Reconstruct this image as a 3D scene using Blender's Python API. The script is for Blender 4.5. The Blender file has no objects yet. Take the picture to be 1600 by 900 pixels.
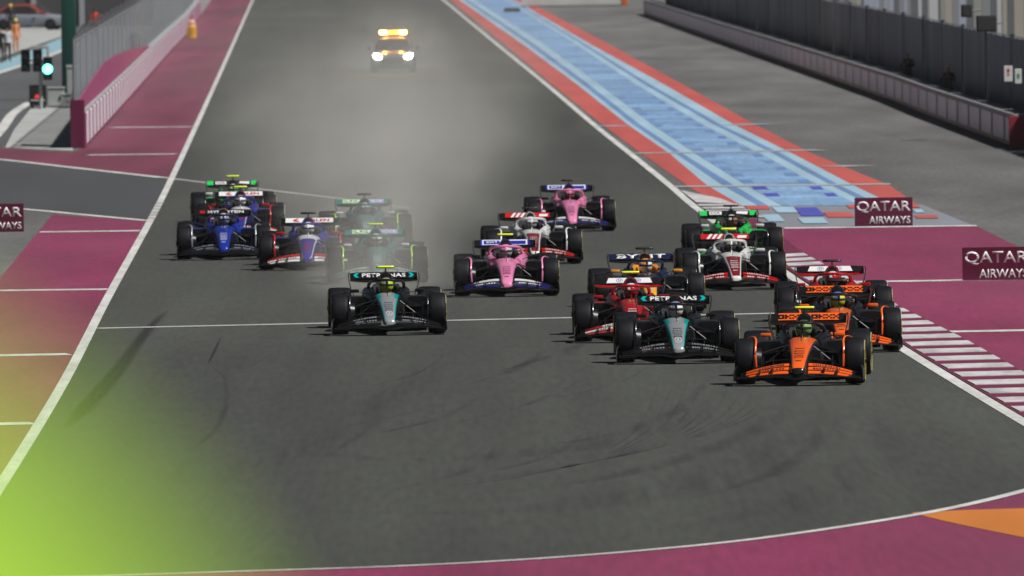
import bpy, bmesh, math, random
from mathutils import Vector, Matrix
random.seed(7)
R = math.radians
S = bpy.context.scene
COL = S.collection

# ------------------------------------------------------------------ camera
F = 20000.0                       # focal length in 1600-px units (450 mm on 36 mm)
H = 7.5
pitch = math.atan(600.0 / F)
roll = R(0.75)
fw = Vector((0, math.cos(pitch), -math.sin(pitch)))
up0 = Vector((0, math.sin(pitch), math.cos(pitch)))
r0 = Vector((1, 0, 0))
rt = r0 * math.cos(roll) - up0 * math.sin(roll)
up = r0 * math.sin(roll) + up0 * math.cos(roll)
CAM = Vector((0, 0, H))
cd = bpy.data.cameras.new('camera')
cam = bpy.data.objects.new('camera', cd); COL.objects.link(cam)
m = Matrix.Identity(4)
for i in range(3):
    m[i][0] = rt[i]; m[i][1] = up[i]; m[i][2] = -fw[i]; m[i][3] = CAM[i]
cam.matrix_world = m
cd.sensor_width = 36; cd.lens = F / 1600 * 36
cd.clip_start = 0.1; cd.clip_end = 9000
cd.dof.use_dof = True; cd.dof.focus_distance = 205; cd.dof.aperture_fstop = 5.6
S.camera = cam

# ------------------------------------------------------------------ light
SUN_EL, SUN_AZ = R(55), R(118)    # azimuth clockwise from +Y: floodlights on the right, a little behind the camera
w = bpy.data.worlds.new('World'); S.world = w; w.use_nodes = True
nt = w.node_tree
sky = nt.nodes.new('ShaderNodeTexSky'); sky.sky_type = 'NISHITA'; sky.sun_disc = False
sky.sun_elevation = SUN_EL; sky.sun_rotation = SUN_AZ
bg = nt.nodes['Background']; bg.inputs['Strength'].default_value = 0.011
nt.links.new(sky.outputs[0], bg.inputs['Color'])
sl = bpy.data.lights.new('floodlight_sun', 'SUN'); sl.energy = 4.9; sl.angle = R(2.0); sl.color = (1, .975, .94)
so = bpy.data.objects.new('floodlight_sun', sl); COL.objects.link(so)
sd = Vector((math.sin(SUN_AZ) * math.cos(SUN_EL), math.cos(SUN_AZ) * math.cos(SUN_EL), math.sin(SUN_EL)))
so.rotation_euler = sd.to_track_quat('Z', 'Y').to_euler()
so.location = sd * 60
S.view_settings.view_transform = 'Standard'; S.view_settings.look = 'None'
S.view_settings.exposure = 0.04; S.view_settings.gamma = 1
S.cycles.use_denoising = True
S.cycles.max_bounces = 4; S.cycles.diffuse_bounces = 2; S.cycles.glossy_bounces = 2; S.cycles.volume_bounces = 0
S.cycles.volume_step_rate = 4.0; S.cycles.volume_max_steps = 128

# ------------------------------------------------------------------ mapping photo pixel -> ground
def ray(px, py):
    return fw * F + rt * (px - 800) - up * (py - 450)
def G(px, py, z=0.0):
    d = ray(px, py); t = (z - H) / d.z
    return CAM + d * t
def AT(px, py, Y):
    d = ray(px, py); return CAM + d * (Y / d.y)

# ------------------------------------------------------------------ materials
MATS = {}
def mat(name, col, rough=.5, metal=0, coat=0, spec=.5, emit=None, es=0):
    if name in MATS: return MATS[name]
    M = bpy.data.materials.new(name); M.use_nodes = True
    b = M.node_tree.nodes['Principled BSDF']
    b.inputs['Base Color'].default_value = (*col, 1); b.inputs['Roughness'].default_value = rough
    b.inputs['Metallic'].default_value = metal; b.inputs['Coat Weight'].default_value = coat
    b.inputs['Coat Roughness'].default_value = .07
    b.inputs['Specular IOR Level'].default_value = spec
    if emit:
        b.inputs['Emission Color'].default_value = (*emit, 1); b.inputs['Emission Strength'].default_value = es
    MATS[name] = M
    return M
def N(M, typ, **kw):
    n = M.node_tree.nodes.new(typ)
    for k, v in kw.items(): setattr(n, k, v)
    return n
def L(M, a, b): M.node_tree.links.new(a, b)
def vary(M, scale, lo, hi, vec_scale=(1, 1, 1), detail=4, second=None, bump=0, bscale=60, col2=None, grain=None):
    """multiply the base colour by a noise between lo and hi (object space, metres)"""
    b = M.node_tree.nodes['Principled BSDF']
    base = list(b.inputs['Base Color'].default_value)
    tc = N(M, 'ShaderNodeTexCoord'); mp = N(M, 'ShaderNodeMapping'); mp.inputs['Scale'].default_value = vec_scale
    L(M, tc.outputs['Object'], mp.inputs['Vector'])
    nz = N(M, 'ShaderNodeTexNoise'); nz.inputs['Scale'].default_value = scale; nz.inputs['Detail'].default_value = detail
    L(M, mp.outputs[0], nz.inputs['Vector'])
    mr = N(M, 'ShaderNodeMapRange'); mr.inputs['From Min'].default_value = .3; mr.inputs['From Max'].default_value = .7
    mr.inputs['To Min'].default_value = lo; mr.inputs['To Max'].default_value = hi
    L(M, nz.outputs['Fac'], mr.inputs['Value'])
    out = mr.outputs[0]
    if second:
        s2, vs2, lo2, hi2 = second
        mp2 = N(M, 'ShaderNodeMapping'); mp2.inputs['Scale'].default_value = vs2; L(M, tc.outputs['Object'], mp2.inputs['Vector'])
        n2 = N(M, 'ShaderNodeTexNoise'); n2.inputs['Scale'].default_value = s2; n2.inputs['Detail'].default_value = 5
        L(M, mp2.outputs[0], n2.inputs['Vector'])
        m2 = N(M, 'ShaderNodeMapRange'); m2.inputs['From Min'].default_value = .3; m2.inputs['From Max'].default_value = .7
        m2.inputs['To Min'].default_value = lo2; m2.inputs['To Max'].default_value = hi2
        L(M, n2.outputs['Fac'], m2.inputs['Value'])
        mu = N(M, 'ShaderNodeMath', operation='MULTIPLY'); L(M, out, mu.inputs[0]); L(M, m2.outputs[0], mu.inputs[1]); out = mu.outputs[0]
    if grain:
        gs_, gv, glo, ghi = grain
        mpg = N(M, 'ShaderNodeMapping'); mpg.inputs['Scale'].default_value = gv; L(M, tc.outputs['Object'], mpg.inputs['Vector'])
        ng = N(M, 'ShaderNodeTexNoise'); ng.inputs['Scale'].default_value = gs_; ng.inputs['Detail'].default_value = 3; L(M, mpg.outputs[0], ng.inputs['Vector'])
        mg = N(M, 'ShaderNodeMapRange'); mg.inputs['From Min'].default_value = .3; mg.inputs['From Max'].default_value = .7
        mg.inputs['To Min'].default_value = glo; mg.inputs['To Max'].default_value = ghi; L(M, ng.outputs['Fac'], mg.inputs['Value'])
        mu = N(M, 'ShaderNodeMath', operation='MULTIPLY'); L(M, out, mu.inputs[0]); L(M, mg.outputs[0], mu.inputs[1]); out = mu.outputs[0]
    vm = N(M, 'ShaderNodeVectorMath', operation='SCALE'); vm.inputs[0].default_value = base[:3]; L(M, out, vm.inputs['Scale'])
    src = vm.outputs[0]
    if col2:
        n3 = N(M, 'ShaderNodeTexNoise'); n3.inputs['Scale'].default_value = scale * .37; n3.inputs['Detail'].default_value = 6
        L(M, mp.outputs[0], n3.inputs['Vector'])
        m3 = N(M, 'ShaderNodeMapRange'); m3.inputs['From Min'].default_value = .45; m3.inputs['From Max'].default_value = .75
        m3.inputs['To Max'].default_value = .6
        L(M, n3.outputs['Fac'], m3.inputs['Value'])
        mx = N(M, 'ShaderNodeMix', data_type='RGBA'); L(M, m3.outputs[0], mx.inputs[0]); L(M, src, mx.inputs[6])
        mx.inputs[7].default_value = (*col2, 1); src = mx.outputs[2]
    L(M, src, b.inputs['Base Color'])
    if bump:
        nb = N(M, 'ShaderNodeTexNoise'); nb.inputs['Scale'].default_value = bscale; L(M, tc.outputs['Object'], nb.inputs['Vector'])
        bp = N(M, 'ShaderNodeBump'); bp.inputs['Strength'].default_value = bump; bp.inputs['Distance'].default_value = .01
        L(M, nb.outputs['Fac'], bp.inputs['Height']); L(M, bp.outputs[0], b.inputs['Normal'])
    return M

M_ground = vary(mat('runoff_asphalt', (.108, .108, .106), .85), .35, .75, 1.25, (1, .12, 1), second=(.05, (1, .2, 1), .72, 1.25), grain=(9, (1, .05, 1), .86, 1.14))
M_track = vary(mat('track_asphalt', (.055, .0585, .052), .8, spec=.35), .5, .82, 1.12, (1.4, .03, 1), second=(.06, (1, .25, 1), .74, 1.2), grain=(10, (1, .05, 1), .87, 1.13))
M_pit = vary(mat('pit_asphalt', (.05, .052, .056), .8), .3, .85, 1.15, (1, .1, 1))
M_maroon = vary(mat('maroon_paint', (.22, .031, .085), .6), .6, .84, 1.1, (1, .1, 1), col2=(.17, .05, .085), second=(.08, (1, .3, 1), .8, 1.14), grain=(9, (1, .05, 1), .88, 1.12))
M_maroon_far = vary(mat('dusty_maroon_paint', (.17, .036, .070), .7), .6, .75, 1.1, (1, .04, 1), col2=(.085, .05, .055), second=(.08, (1, .2, 1), .75, 1.15))
M_white = vary(mat('white_line_paint', (.64, .64, .62), .6), 2, .72, 1.05, (1, .1, 1), grain=(8, (1, .2, 1), .85, 1.08))
M_thin = vary(mat('worn_white_line_paint', (.42, .42, .41), .6), 2, .8, 1.05, (1, .1, 1))
M_orange_paint = vary(mat('orange_ground_paint', (.52, .17, .03), .6), .8, .85, 1.1, (1, .1, 1))
M_red_paint = vary(mat('red_band_paint', (.44, .085, .075), .65), .8, .85, 1.12, (1, .05, 1))
M_pale_blue = vary(mat('pale_blue_band_paint', (.30, .44, .54), .65), .8, .85, 1.1, (1, .05, 1))
M_mid_blue = vary(mat('mid_blue_band_paint', (.125, .22, .42), .65), .8, .8, 1.15, (1, .05, 1))
M_deep_blue = vary(mat('deep_blue_paint', (.07, .08, .40), .65), .8, .85, 1.1, (1, .05, 1))
M_field = vary(mat('blue_field_paint', (.19, .32, .50), .65), 1.0, .86, 1.12, (.5, .12, 1), second=(.5, (.3, .35, 1), .72, 1.25), col2=(.11, .19, .40), grain=(6, (1, .05, 1), .85, 1.15))
M_concrete = vary(mat('pale_concrete', (.36, .37, .36), .8), .8, .9, 1.08, (1, .2, 1))
M_rubber_mark = mat('rubber_mark', (.02, .02, .02), .8)
def alpha_noise(M, scale, lo, hi, vs):
    b = M.node_tree.nodes['Principled BSDF']
    tc = N(M, 'ShaderNodeTexCoord'); mp = N(M, 'ShaderNodeMapping'); mp.inputs['Scale'].default_value = vs
    L(M, tc.outputs['Object'], mp.inputs['Vector'])
    nz = N(M, 'ShaderNodeTexNoise'); nz.inputs['Scale'].default_value = scale; L(M, mp.outputs[0], nz.inputs['Vector'])
    mr = N(M, 'ShaderNodeMapRange'); mr.inputs['From Min'].default_value = .35; mr.inputs['From Max'].default_value = .65
    mr.inputs['To Min'].default_value = lo; mr.inputs['To Max'].default_value = hi
    L(M, nz.outputs['Fac'], mr.inputs['Value'])
    sx = N(M, 'ShaderNodeSeparateXYZ'); L(M, tc.outputs['UV'], sx.inputs[0]); val = mr.outputs[0]
    for k in (0, 1):
        a = N(M, 'ShaderNodeMath', operation='MULTIPLY'); a.inputs[1].default_value = math.pi; L(M, sx.outputs[k], a.inputs[0])
        s_ = N(M, 'ShaderNodeMath', operation='SINE'); L(M, a.outputs[0], s_.inputs[0])
        ab = N(M, 'ShaderNodeMath', operation='ABSOLUTE'); L(M, s_.outputs[0], ab.inputs[0])
        pw = N(M, 'ShaderNodeMath', operation='POWER'); pw.inputs[1].default_value = (1.2, .8)[k]; L(M, ab.outputs[0], pw.inputs[0])
        mu = N(M, 'ShaderNodeMath', operation='MULTIPLY'); L(M, val, mu.inputs[0]); L(M, pw.outputs[0], mu.inputs[1]); val = mu.outputs[0]
    L(M, val, b.inputs['Alpha'])
alpha_noise(M_rubber_mark, 1.5, .6, .95, (1.5, .05, 1))
M_rubber_wide = mat('broad_rubber_mark', (.02, .021, .023), .75)
alpha_noise(M_rubber_wide, 1.3, .0, .15, (3.2, .025, 1))
M_rubber_faint = mat('faint_rubber_mark', (.02, .02, .02), .8)
alpha_noise(M_rubber_faint, 1.5, .0, .24, (1.5, .05, 1))

# ------------------------------------------------------------------ mesh helpers
def tag(o, label=None, cat=None, group=None, kind=None):
    if label: o['label'] = label
    if cat: o['category'] = cat
    if group: o['group'] = group
    if kind: o['kind'] = kind
    return o
def empty(name, loc=(0, 0, 0), rz=0):
    o = bpy.data.objects.new(name, None); COL.objects.link(o); o.location = loc; o.rotation_euler = (0, 0, rz)
    o.empty_display_size = .2
    return o
def mesh_of(name, verts, faces, smooth=False, fm=None, nm=1, sharp=35):
    me = bpy.data.meshes.new(name); me.from_pydata([tuple(v) for v in verts], [], faces)
    for k in range(nm): me.materials.append(None)
    if fm: me.polygons.foreach_set('material_index', fm)
    bm = bmesh.new(); bm.from_mesh(me); bmesh.ops.recalc_face_normals(bm, faces=bm.faces); bm.to_mesh(me); bm.free()
    if smooth:
        me.polygons.foreach_set('use_smooth', [True] * len(me.polygons)); me.set_sharp_from_angle(angle=R(sharp))
    me.update(); return me
def link(name, me, mats, parent=None, loc=None, rot=None):
    o = bpy.data.objects.new(name, me); COL.objects.link(o)
    if not isinstance(mats, (list, tuple)): mats = [mats]
    for k, mm in enumerate(mats):
        if k < len(o.material_slots):
            o.material_slots[k].link = 'OBJECT'; o.material_slots[k].material = mm
    if parent: o.parent = parent
    if loc is not None: o.location = loc
    if rot is not None: o.rotation_euler = rot
    return o
class MB:
    def __init__(s): s.v = []; s.f = []; s.m = []
    def add(s, vs, fs, mi=0):
        b = len(s.v); s.v += [Vector(v) for v in vs]; s.f += [[b + i for i in f] for f in fs]; s.m += [mi] * len(fs)
    def box(s, x0, x1, y0, y1, z0, z1, mi=0, bev=0):
        if bev > 0:
            b = min(bev, (x1-x0)*.45, (y1-y0)*.45, (z1-z0)*.45)
            bm = bmesh.new(); bmesh.ops.create_cube(bm, size=1)
            for v in bm.verts: v.co = Vector(((x0+x1)/2 + v.co.x*(x1-x0), (y0+y1)/2 + v.co.y*(y1-y0), (z0+z1)/2 + v.co.z*(z1-z0)))
            bmesh.ops.bevel(bm, geom=bm.edges[:], offset=b, segments=2, affect='EDGES', profile=.5)
            bm.verts.index_update()
            s.add([v.co.copy() for v in bm.verts], [[v.index for v in f.verts] for f in bm.faces], mi); bm.free(); return s
        vs = [(x, y, z) for z in (z0, z1) for y in (y0, y1) for x in (x0, x1)]
        s.add(vs, [(0,1,3,2),(4,5,7,6),(0,1,5,4),(2,3,7,6),(0,2,6,4),(1,3,7,5)], mi); return s
    def loft(s, rings, mi=0, cap=True, closed=True, mif=None, capm=None):
        n = len(rings[0]); b = len(s.v)
        for r in rings: s.v += [Vector(p) for p in r]
        for i in range(len(rings) - 1):
            for j in range(n if closed else n - 1):
                k = (j + 1) % n
                s.f.append([b+i*n+j, b+i*n+k, b+(i+1)*n+k, b+(i+1)*n+j]); s.m.append(mif(i, j) if mif else mi)
        if cap and closed:
            s.f.append([b+j for j in range(n)]); s.m.append(mi if capm is None else capm)
            s.f.append([b+(len(rings)-1)*n+j for j in range(n)]); s.m.append(mi)
        return s
    def tube(s, pts, r, n=8, mi=0, flat=1.0):
        pts = [Vector(p) for p in pts]; rings = []
        for i, p in enumerate(pts):
            t = (pts[min(i+1, len(pts)-1)] - pts[max(i-1, 0)]).normalized()
            a = Vector((0, 0, 1)) if abs(t.z) < .9 else Vector((0, 1, 0))
            u = t.cross(a).normalized(); v = u.cross(t).normalized()
            rr = r[i] if isinstance(r, (list, tuple)) else r
            rings.append([p + u*math.cos(2*math.pi*k/n)*rr + v*math.sin(2*math.pi*k/n)*rr*flat for k in range(n)])
        return s.loft(rings, mi)
    def lathe_x(s, prof, n=32, mi=0, c=(0, 0, 0), close=True, mis=None):
        rings = []
        for (x, r) in prof:
            rings.append([Vector((c[0]+x, c[1]+r*math.cos(2*math.pi*k/n), c[2]+r*math.sin(2*math.pi*k/n))) for k in range(n)])
        return s.loft(rings, mi, cap=close, mif=(lambda i, j: mis[i]) if mis else None)
    def lathe_z(s, prof, n=16, mi=0, c=(0, 0, 0)):
        rings = [[Vector((c[0]+r*math.cos(2*math.pi*k/n), c[1]+r*math.sin(2*math.pi*k/n), c[2]+z)) for k in range(n)] for (r, z) in prof]
        return s.loft(rings, mi)
    def prism(s, poly, axis, a, b, mi=0):
        """poly of 2-D points extruded along axis from a to b"""
        def P(p, t):
            return {'x': (t, p[0], p[1]), 'y': (p[0], t, p[1]), 'z': (p[0], p[1], t)}[axis]
        return s.loft([[P(p, a) for p in poly], [P(p, b) for p in poly]], mi)
    def mesh(s, name, smooth=False, nm=None, sharp=35):
        return mesh_of(name, s.v, s.f, smooth, s.m, nm or (max(s.m) + 1), sharp)
_tx = {}
def text_mesh(txt, w, h, bold=.0, ext=.002, shear=0, key=None):
    k = (txt, w, h, bold, ext, shear)
    if k in _tx: return _tx[k]
    c = bpy.data.curves.new('lettering', 'FONT'); c.body = txt; c.size = 1; c.offset = bold; c.extrude = 0; c.shear = shear; c.resolution_u = 3
    o = bpy.data.objects.new('lettering_source', c); COL.objects.link(o)
    dg = bpy.context.evaluated_depsgraph_get(); me = bpy.data.meshes.new_from_object(o.evaluated_get(dg))
    bpy.data.objects.remove(o); bpy.data.curves.remove(c)
    xs = [v.co.x for v in me.vertices]; ys = [v.co.y for v in me.vertices]
    cx, cy = (min(xs)+max(xs))/2, (min(ys)+max(ys))/2
    for v in me.vertices:
        v.co.x = (v.co.x - cx) * w / (max(xs)-min(xs)); v.co.y = (v.co.y - cy) * h / (max(ys)-min(ys)); v.co.z = 0
    bm = bmesh.new(); bm.from_mesh(me)
    g = bmesh.ops.extrude_face_region(bm, geom=bm.faces[:])
    for e in g['geom']:
        if isinstance(e, bmesh.types.BMVert): e.co.z += ext
    bmesh.ops.recalc_face_normals(bm, faces=bm.faces); bm.to_mesh(me); bm.free()
    me.materials.clear(); me.materials.append(None)
    me.name = 'lettering'; _tx[k] = me
    return me

# ------------------------------------------------------------------ ground sheets
ZL = [0.0]
def poly_sheet(name, pts, m, z, label=None, kind='structure', parent=None):
    """flat sheet from ground points"""
    vs = [Vector((p.x, p.y, z)) for p in pts]
    me = mesh_of(name, vs, [list(range(len(vs)))])
    if me.polygons[0].normal.z < 0: me.flip_normals()
    o = link(name, me, m, parent)
    if not parent: tag(o, label, kind=kind)
    return o
def interp(tab, y):
    """piecewise-linear x(y) in photo coordinates"""
    for i in range(len(tab)-1):
        (y0, x0), (y1, x1) = tab[i], tab[i+1]
        if y0 <= y <= y1 or i == len(tab)-2 or (i == 0 and y < y0):
            return x0 + (x1-x0)*(y-y0)/(y1-y0)
def smooth_poly(pts, k=6):
    out = []
    n = len(pts)
    for i in range(n-1):
        p0, p1, p2, p3 = pts[max(i-1, 0)], pts[i], pts[i+1], pts[min(i+2, n-1)]
        for j in range(k):
            t = j / k
            out.append(tuple(.5*((2*p1[d]) + (-p0[d]+p2[d])*t + (2*p0[d]-5*p1[d]+4*p2[d]-p3[d])*t*t + (-p0[d]+3*p1[d]-3*p2[d]+p3[d])*t**3) for d in range(2)))
    out.append(pts[-1]); return out
def strip(name, px, width, m, z, kind='structure', parent=None, label=None, widths=None):
    """painted line of real width along photo points on the ground"""
    P = [G(*p) for p in px]
    a, b = [], []
    for i, p in enumerate(P):
        t = (P[min(i+1, len(P)-1)] - P[max(i-1, 0)]); t.z = 0; t.normalize()
        n = Vector((-t.y, t.x, 0)); ww = (widths[i] if widths else width) / 2
        a.append(p + n*ww); b.append(p - n*ww)
    vs = [Vector((v.x, v.y, z)) for v in a + b]; k = len(P)
    me = mesh_of(name, vs, [[i, i+1, k+i+1, k+i] for i in range(k-1)])
    if me.polygons[0].normal.z < 0: me.flip_normals()
    uv = me.uv_layers.new(name='UVMap')
    for lp in me.loops:
        vi = lp.vertex_index; uv.data[lp.index].uv = (0.0 if vi < k else 1.0, (vi % k)/(k-1))
    o = link(name, me, m, parent)
    if not parent: tag(o, label, kind=kind)
    return o
def band(name, left, right, m, z, parent=None):
    """sheet between two photo polylines of equal length"""
    A = [G(*p) for p in left]; B = [G(*p) for p in right]; k = len(A)
    vs = [Vector((v.x, v.y, z)) for v in A + B]
    me = mesh_of(name, vs, [[i, i+1, k+i+1, k+i] for i in range(k-1)])
    if me.polygons[0].normal.z < 0: me.flip_normals()
    o = link(name, me, m, parent)
    if not parent: tag(o, kind='structure')
    return o
def quadpx(name, pts, m, z, parent=None): return poly_sheet(name, [G(*p) for p in pts], m, z, parent=parent)

g = MB(); g.add([(-2400, -400, 0), (2400, -400, 0), (2400, 2600, 0), (-2400, 2600, 0)], [(0, 1, 2, 3)])
ground = link('ground', g.mesh('ground'), M_ground); tag(ground, kind='structure')

LE = smooth_poly([(425, -65), (395, 0), (337, 130), (275, 265), (235, 345), (165, 472), (100, 598), (20, 730), (-60, 850), (-160, 985)])   # left edge line
RE = smooth_poly([(625, -54), (692, 0), (772, 66), (853, 132), (930, 197), (984, 240), (1046, 290), (1100, 335), (1240, 436), (1412, 547), (1600, 661), (1780, 765)])
# track surface: a sheet between left and right edges, closed by the outer curve at the bottom
BC = smooth_poly([(1780, 715), (1600, 769), (1440, 805), (1200, 842), (1000, 863), (800, 878), (600, 888), (380, 895), (100, 903), (-300, 908)])
trk = [G(*p) for p in LE] + [G(-300, 1100)] + [G(1950, 1100), G(1950, 850)] + [G(*p) for p in reversed(RE)]
track = poly_sheet('race_track', trk, M_track, .008)
# maroon run-off, right
MR = [(1225, 357.5), (1525, 353), (1640, 410), (1760, 470), (1760, 754), (1600, 661), (1412, 547), (1240, 436), (1120, 349.5), (1105, 340)]
runoff_right = poly_sheet('painted_runoff', [G(*p) for p in MR], M_maroon, .004)
# maroon run-off, lower left
ML = [(82, 335), (232, 346), (165, 472), (100, 598), (20, 730), (-60, 850), (-400, 850), (-300, 720), (-80, 533), (0, 435)]
runoff_left = poly_sheet('painted_runoff', [G(*p) for p in ML], M_maroon, .004)
# maroon strip between the pit wall and the track, far left
WB = [(96, 270), (132, 231), (150, 211), (172, 187), (200, 156), (236, 115), (267, 80), (294, 52), (330, 0), (368, -58)]
MF = WB[1:] + [(425, -65), (395, 0), (337, 130), (275, 265), (262, 279), (150, 268), (0, 250), (-120, 238), (-120, 228), (10, 232), (112, 238)]
runoff_far = poly_sheet('painted_runoff', [G(*p) for p in MF], M_maroon_far, .004)
# maroon below the outer curve
mb = [G(*p) for p in BC] + [G(-300, 1300), G(1780, 1300)]
runoff_near = poly_sheet('painted_runoff', mb, M_maroon, .013)
quadpx('orange_paint', [(1424, 803), (1510, 799), (1610, 796), (1780, 790), (1780, 890), (1610, 844), (1530, 828), (1470, 815)], M_orange_paint, .018, runoff_near)
# pit exit road
PX = [(-200, 232), (0, 249), (120, 264), (262, 279), (235, 345), (215, 343), (40, 327), (-200, 305)]
pit_exit = poly_sheet('pit_exit_road', [G(*p) for p in PX], M_pit, .006)
strip('pit_exit_line', smooth_poly([(-150, 236), (0, 249.5), (120, 263), (255, 278)]), .32, M_white, .012, parent=pit_exit)
strip('pit_exit_line', smooth_poly([(255, 278), (330, 287), (430, 299), (540, 312), (640, 326)]), .22, M_thin, .014, parent=track)
strip('pit_exit_line', smooth_poly([(-150, 312), (40, 327.5), (120, 335), (205, 343), (233, 345.5)]), .30, M_white, .012, parent=pit_exit)
strip('edge_line', LE, .17, M_white, .015, parent=track)
strip('edge_line', RE, .20, M_white, .016, parent=track)
strip('edge_line', BC, .17, M_white, .022, parent=track)
strip('timing_line', [(152, 514), (910, 497), (1215, 490.5), (1330, 488)], .55, M_thin, .014, parent=track)
# small serrated blocks across the gap of the left edge line
for k in range(6):
    y = 318 + k*4.6; x = interp([(265, 275), (345, 235)], y)
    quadpx('line_block', [(x-4, y), (x+7, y-.3), (x+6, y+1.6), (x-5, y+2)], M_concrete, .026, track)
# transverse lines
for (x0, y0, x1, y1) in [(62, 363, 219, 361), (-160, 456.5, 168, 452.5), (-160, 559, 108, 554), (-250, 668, 52, 662)]:
    strip('drain_line', [(x0, y0), (x1, y1)], .95, M_white, .010, parent=runoff_left)
for (x0, y0, x1, y1) in [(138, 242.4, 275, 241), (175, 199.5, 301, 198.5)]:
    strip('drain_line', [(x0, y0), (x1, y1)], 1.1, M_white, .010, parent=runoff_far)
for (x0, y0, x1, y1) in [(1225, 357, 1526, 353), (1270, 442, 1700, 435.5), (1478, 519, 1750, 514)]:
    strip('drain_line', [(x0, y0), (x1, y1)], .95, M_white, .010, parent=runoff_right)
# grey asphalt seams
for (x0, y0, x1, y1) in [(-50, 388, 190, 418), (60, 395, 300, 430)]:
    strip('seam', [(x0, y0), (x1, y1)], .12, M_rubber_faint, .010, parent=runoff_left)

# striped kerb along the right edge (maroon with raised white blocks)
def lerp2(a, b, t): return (a[0]+(b[0]-a[0])*t, a[1]+(b[1]-a[1])*t)
KO_in = [(296, 1063), (335, 1105), (400, 1200), (436, 1247), (486, 1330), (547, 1420), (610, 1524), (661, 1609), (765, 1790)]
KO_out = [(296, 1064), (316, 1127), (357, 1205), (395, 1252), (440, 1335), (486, 1416), (534, 1512), (584, 1600), (670, 1760)]
def kin(y): return interp(KO_in, y)
def kout(y): return interp(KO_out, y)
kl = [(kin(y)+3, y) for y in range(300, 770, 12)]
KM = mat('kerb_maroon', (.16, .022, .06), .5)
def kerb_poly():
    ins = [(kin(y) + 3, y) for y in range(336, 768, 8)]
    outs = [(kout(y), y) for y in range(340, 671, 8)]
    return [G(*p) for p in ins] + [G(*p) for p in reversed(outs)]
def slab(name, pts, m, z0, z1, parent=None):
    vs = [Vector((p.x, p.y, z0)) for p in pts] + [Vector((p.x, p.y, z1)) for p in pts]; n = len(pts)
    fs = [list(range(n, 2*n)), list(range(n))] + [[i, (i+1) % n, n+(i+1) % n, n+i] for i in range(n)]
    return link(name, mesh_of(name, vs, fs), m, parent)
kerb = slab('kerb', kerb_poly(), KM, .0, .03); tag(kerb, kind='structure')
M_kerb_white = vary(mat('kerb_white_paint', (.62, .61, .62), .55), 2, .62, 1.06, (1, .25, 1), grain=(8, (1, .3, 1), .85, 1.08))
y = 404.0
yy = []
while y < 690:
    yy.append(y); y += 6.6 + (y-400)*.0335
for y in yy:
    th = (6.6 + (y-400)*.0335) * .50
    xo = None
    xl = kin(y+1)+7; xr = kout(y-th)-3
    sl_ = -.018
    # a stripe runs nearly level in the photo from the inner to the outer edge
    def X_out(y0):
        best = kout(y0)
        return best
    yo = y + sl_*140; xr = X_out(yo) - 2
    quad = [(xl, y), (xr, yo), (xr - th*1.2, yo - th), (xl - th*1.2, y - th)]
    # keep inner end right of the white edge line
    quad[3] = (kin(y-th)+7, y - th); quad[2] = (kout(yo - th) - 2, yo - th)
    if quad[1][0] - quad[0][0] > 8:
        slab('kerb_stripe', [G(*p) for p in quad], M_kerb_white, .0305, .042, kerb)
# first white wedge and grey stripes where the kerb begins
wedge = quadpx('kerb_wedge', [(1064, 299), (1127, 312), (1146, 320), (1088, 318)], M_kerb_white, .030, kerb)
for k in range(5):
    y = 320.5 + k*4.6
    quadpx('kerb_stripe', [(1090+k*6.3, y), (1150+k*10, y-.6), (1156+k*10, y+2.4), (1093+k*6.3, y+3)], M_kerb_white, .030, kerb)

# blue run-off strip with red borders
YS = [-40, 0, 66, 130, 195, 240, 290, 322]
def col(xs): return [(x, y) for x, y in zip(xs, YS)]
c_red0 = col([664, 704, 784, 860, 941, 1002, 1073, 1126])
c_red1 = col([676, 718, 812, 899, 981, 1046, 1105, 1160])
c_lb1 = col([683, 725, 822, 908, 990, 1056, 1130, 1186])
c_bl1 = col([688, 731, 830, 917, 1000, 1066, 1146, 1200])
c_lb2 = col([697, 742, 846, 934, 1019, 1086, 1166, 1222])
c_lb3 = col([752, 790, 895, 990, 1098, 1188, 1280, 1345])
c_bl2 = col([757, 795, 904, 1004, 1116, 1208, 1300, 1364])
c_bl3 = col([761, 799, 909, 1012, 1126, 1220, 1312, 1378])
c_lb4 = col([766, 804, 917, 1034, 1147, 1238, 1334, 1400])
c_red2 = col([780, 821, 945, 1063, 1180, 1268, 1390, 1436])
blue = band('painted_runoff_strip', c_red1, c_lb4, M_pale_blue, .006)
band('red_band', c_red0, c_red1, M_red_paint, .008, blue)
band('red_band', c_lb4, c_red2, M_red_paint, .008, blue)
band('blue_band', c_lb1, c_bl1, M_mid_blue, .012, blue)
band('blue_band', c_bl2, c_bl3, M_mid_blue, .012, blue)
band('blue_field', c_lb2, c_lb3, M_field, .012, blue)
def on(c, y):
    for i in range(len(YS)-1):
        if YS[i] <= y <= YS[i+1]:
            t = (y-YS[i])/(YS[i+1]-YS[i]); return c[i][0]+(c[i+1][0]-c[i][0])*t
for k in range(17):                # short darker teeth on both sides of the blue field
    y = 152 + k*8.3 + k*k*.07
    if y > 316: break
    th = 2.2 + k*.16
    a, b = on(c_lb2, y), on(c_lb3, y); wd = (b-a)
    for q in (0, 1):
        x0 = a + 3 if q == 0 else b - wd*(.16 + .06*random.random())
        x1 = a + wd*(.16+.10*random.random()) if q == 0 else b - 3
        quadpx('blue_tooth', [(x0, y), (x1, y-.5), (x1+th*1.3, y+th), (x0+th*1.5, y+th+.4)], M_deep_blue if y > 285 else M_mid_blue, .016, blue)
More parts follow.
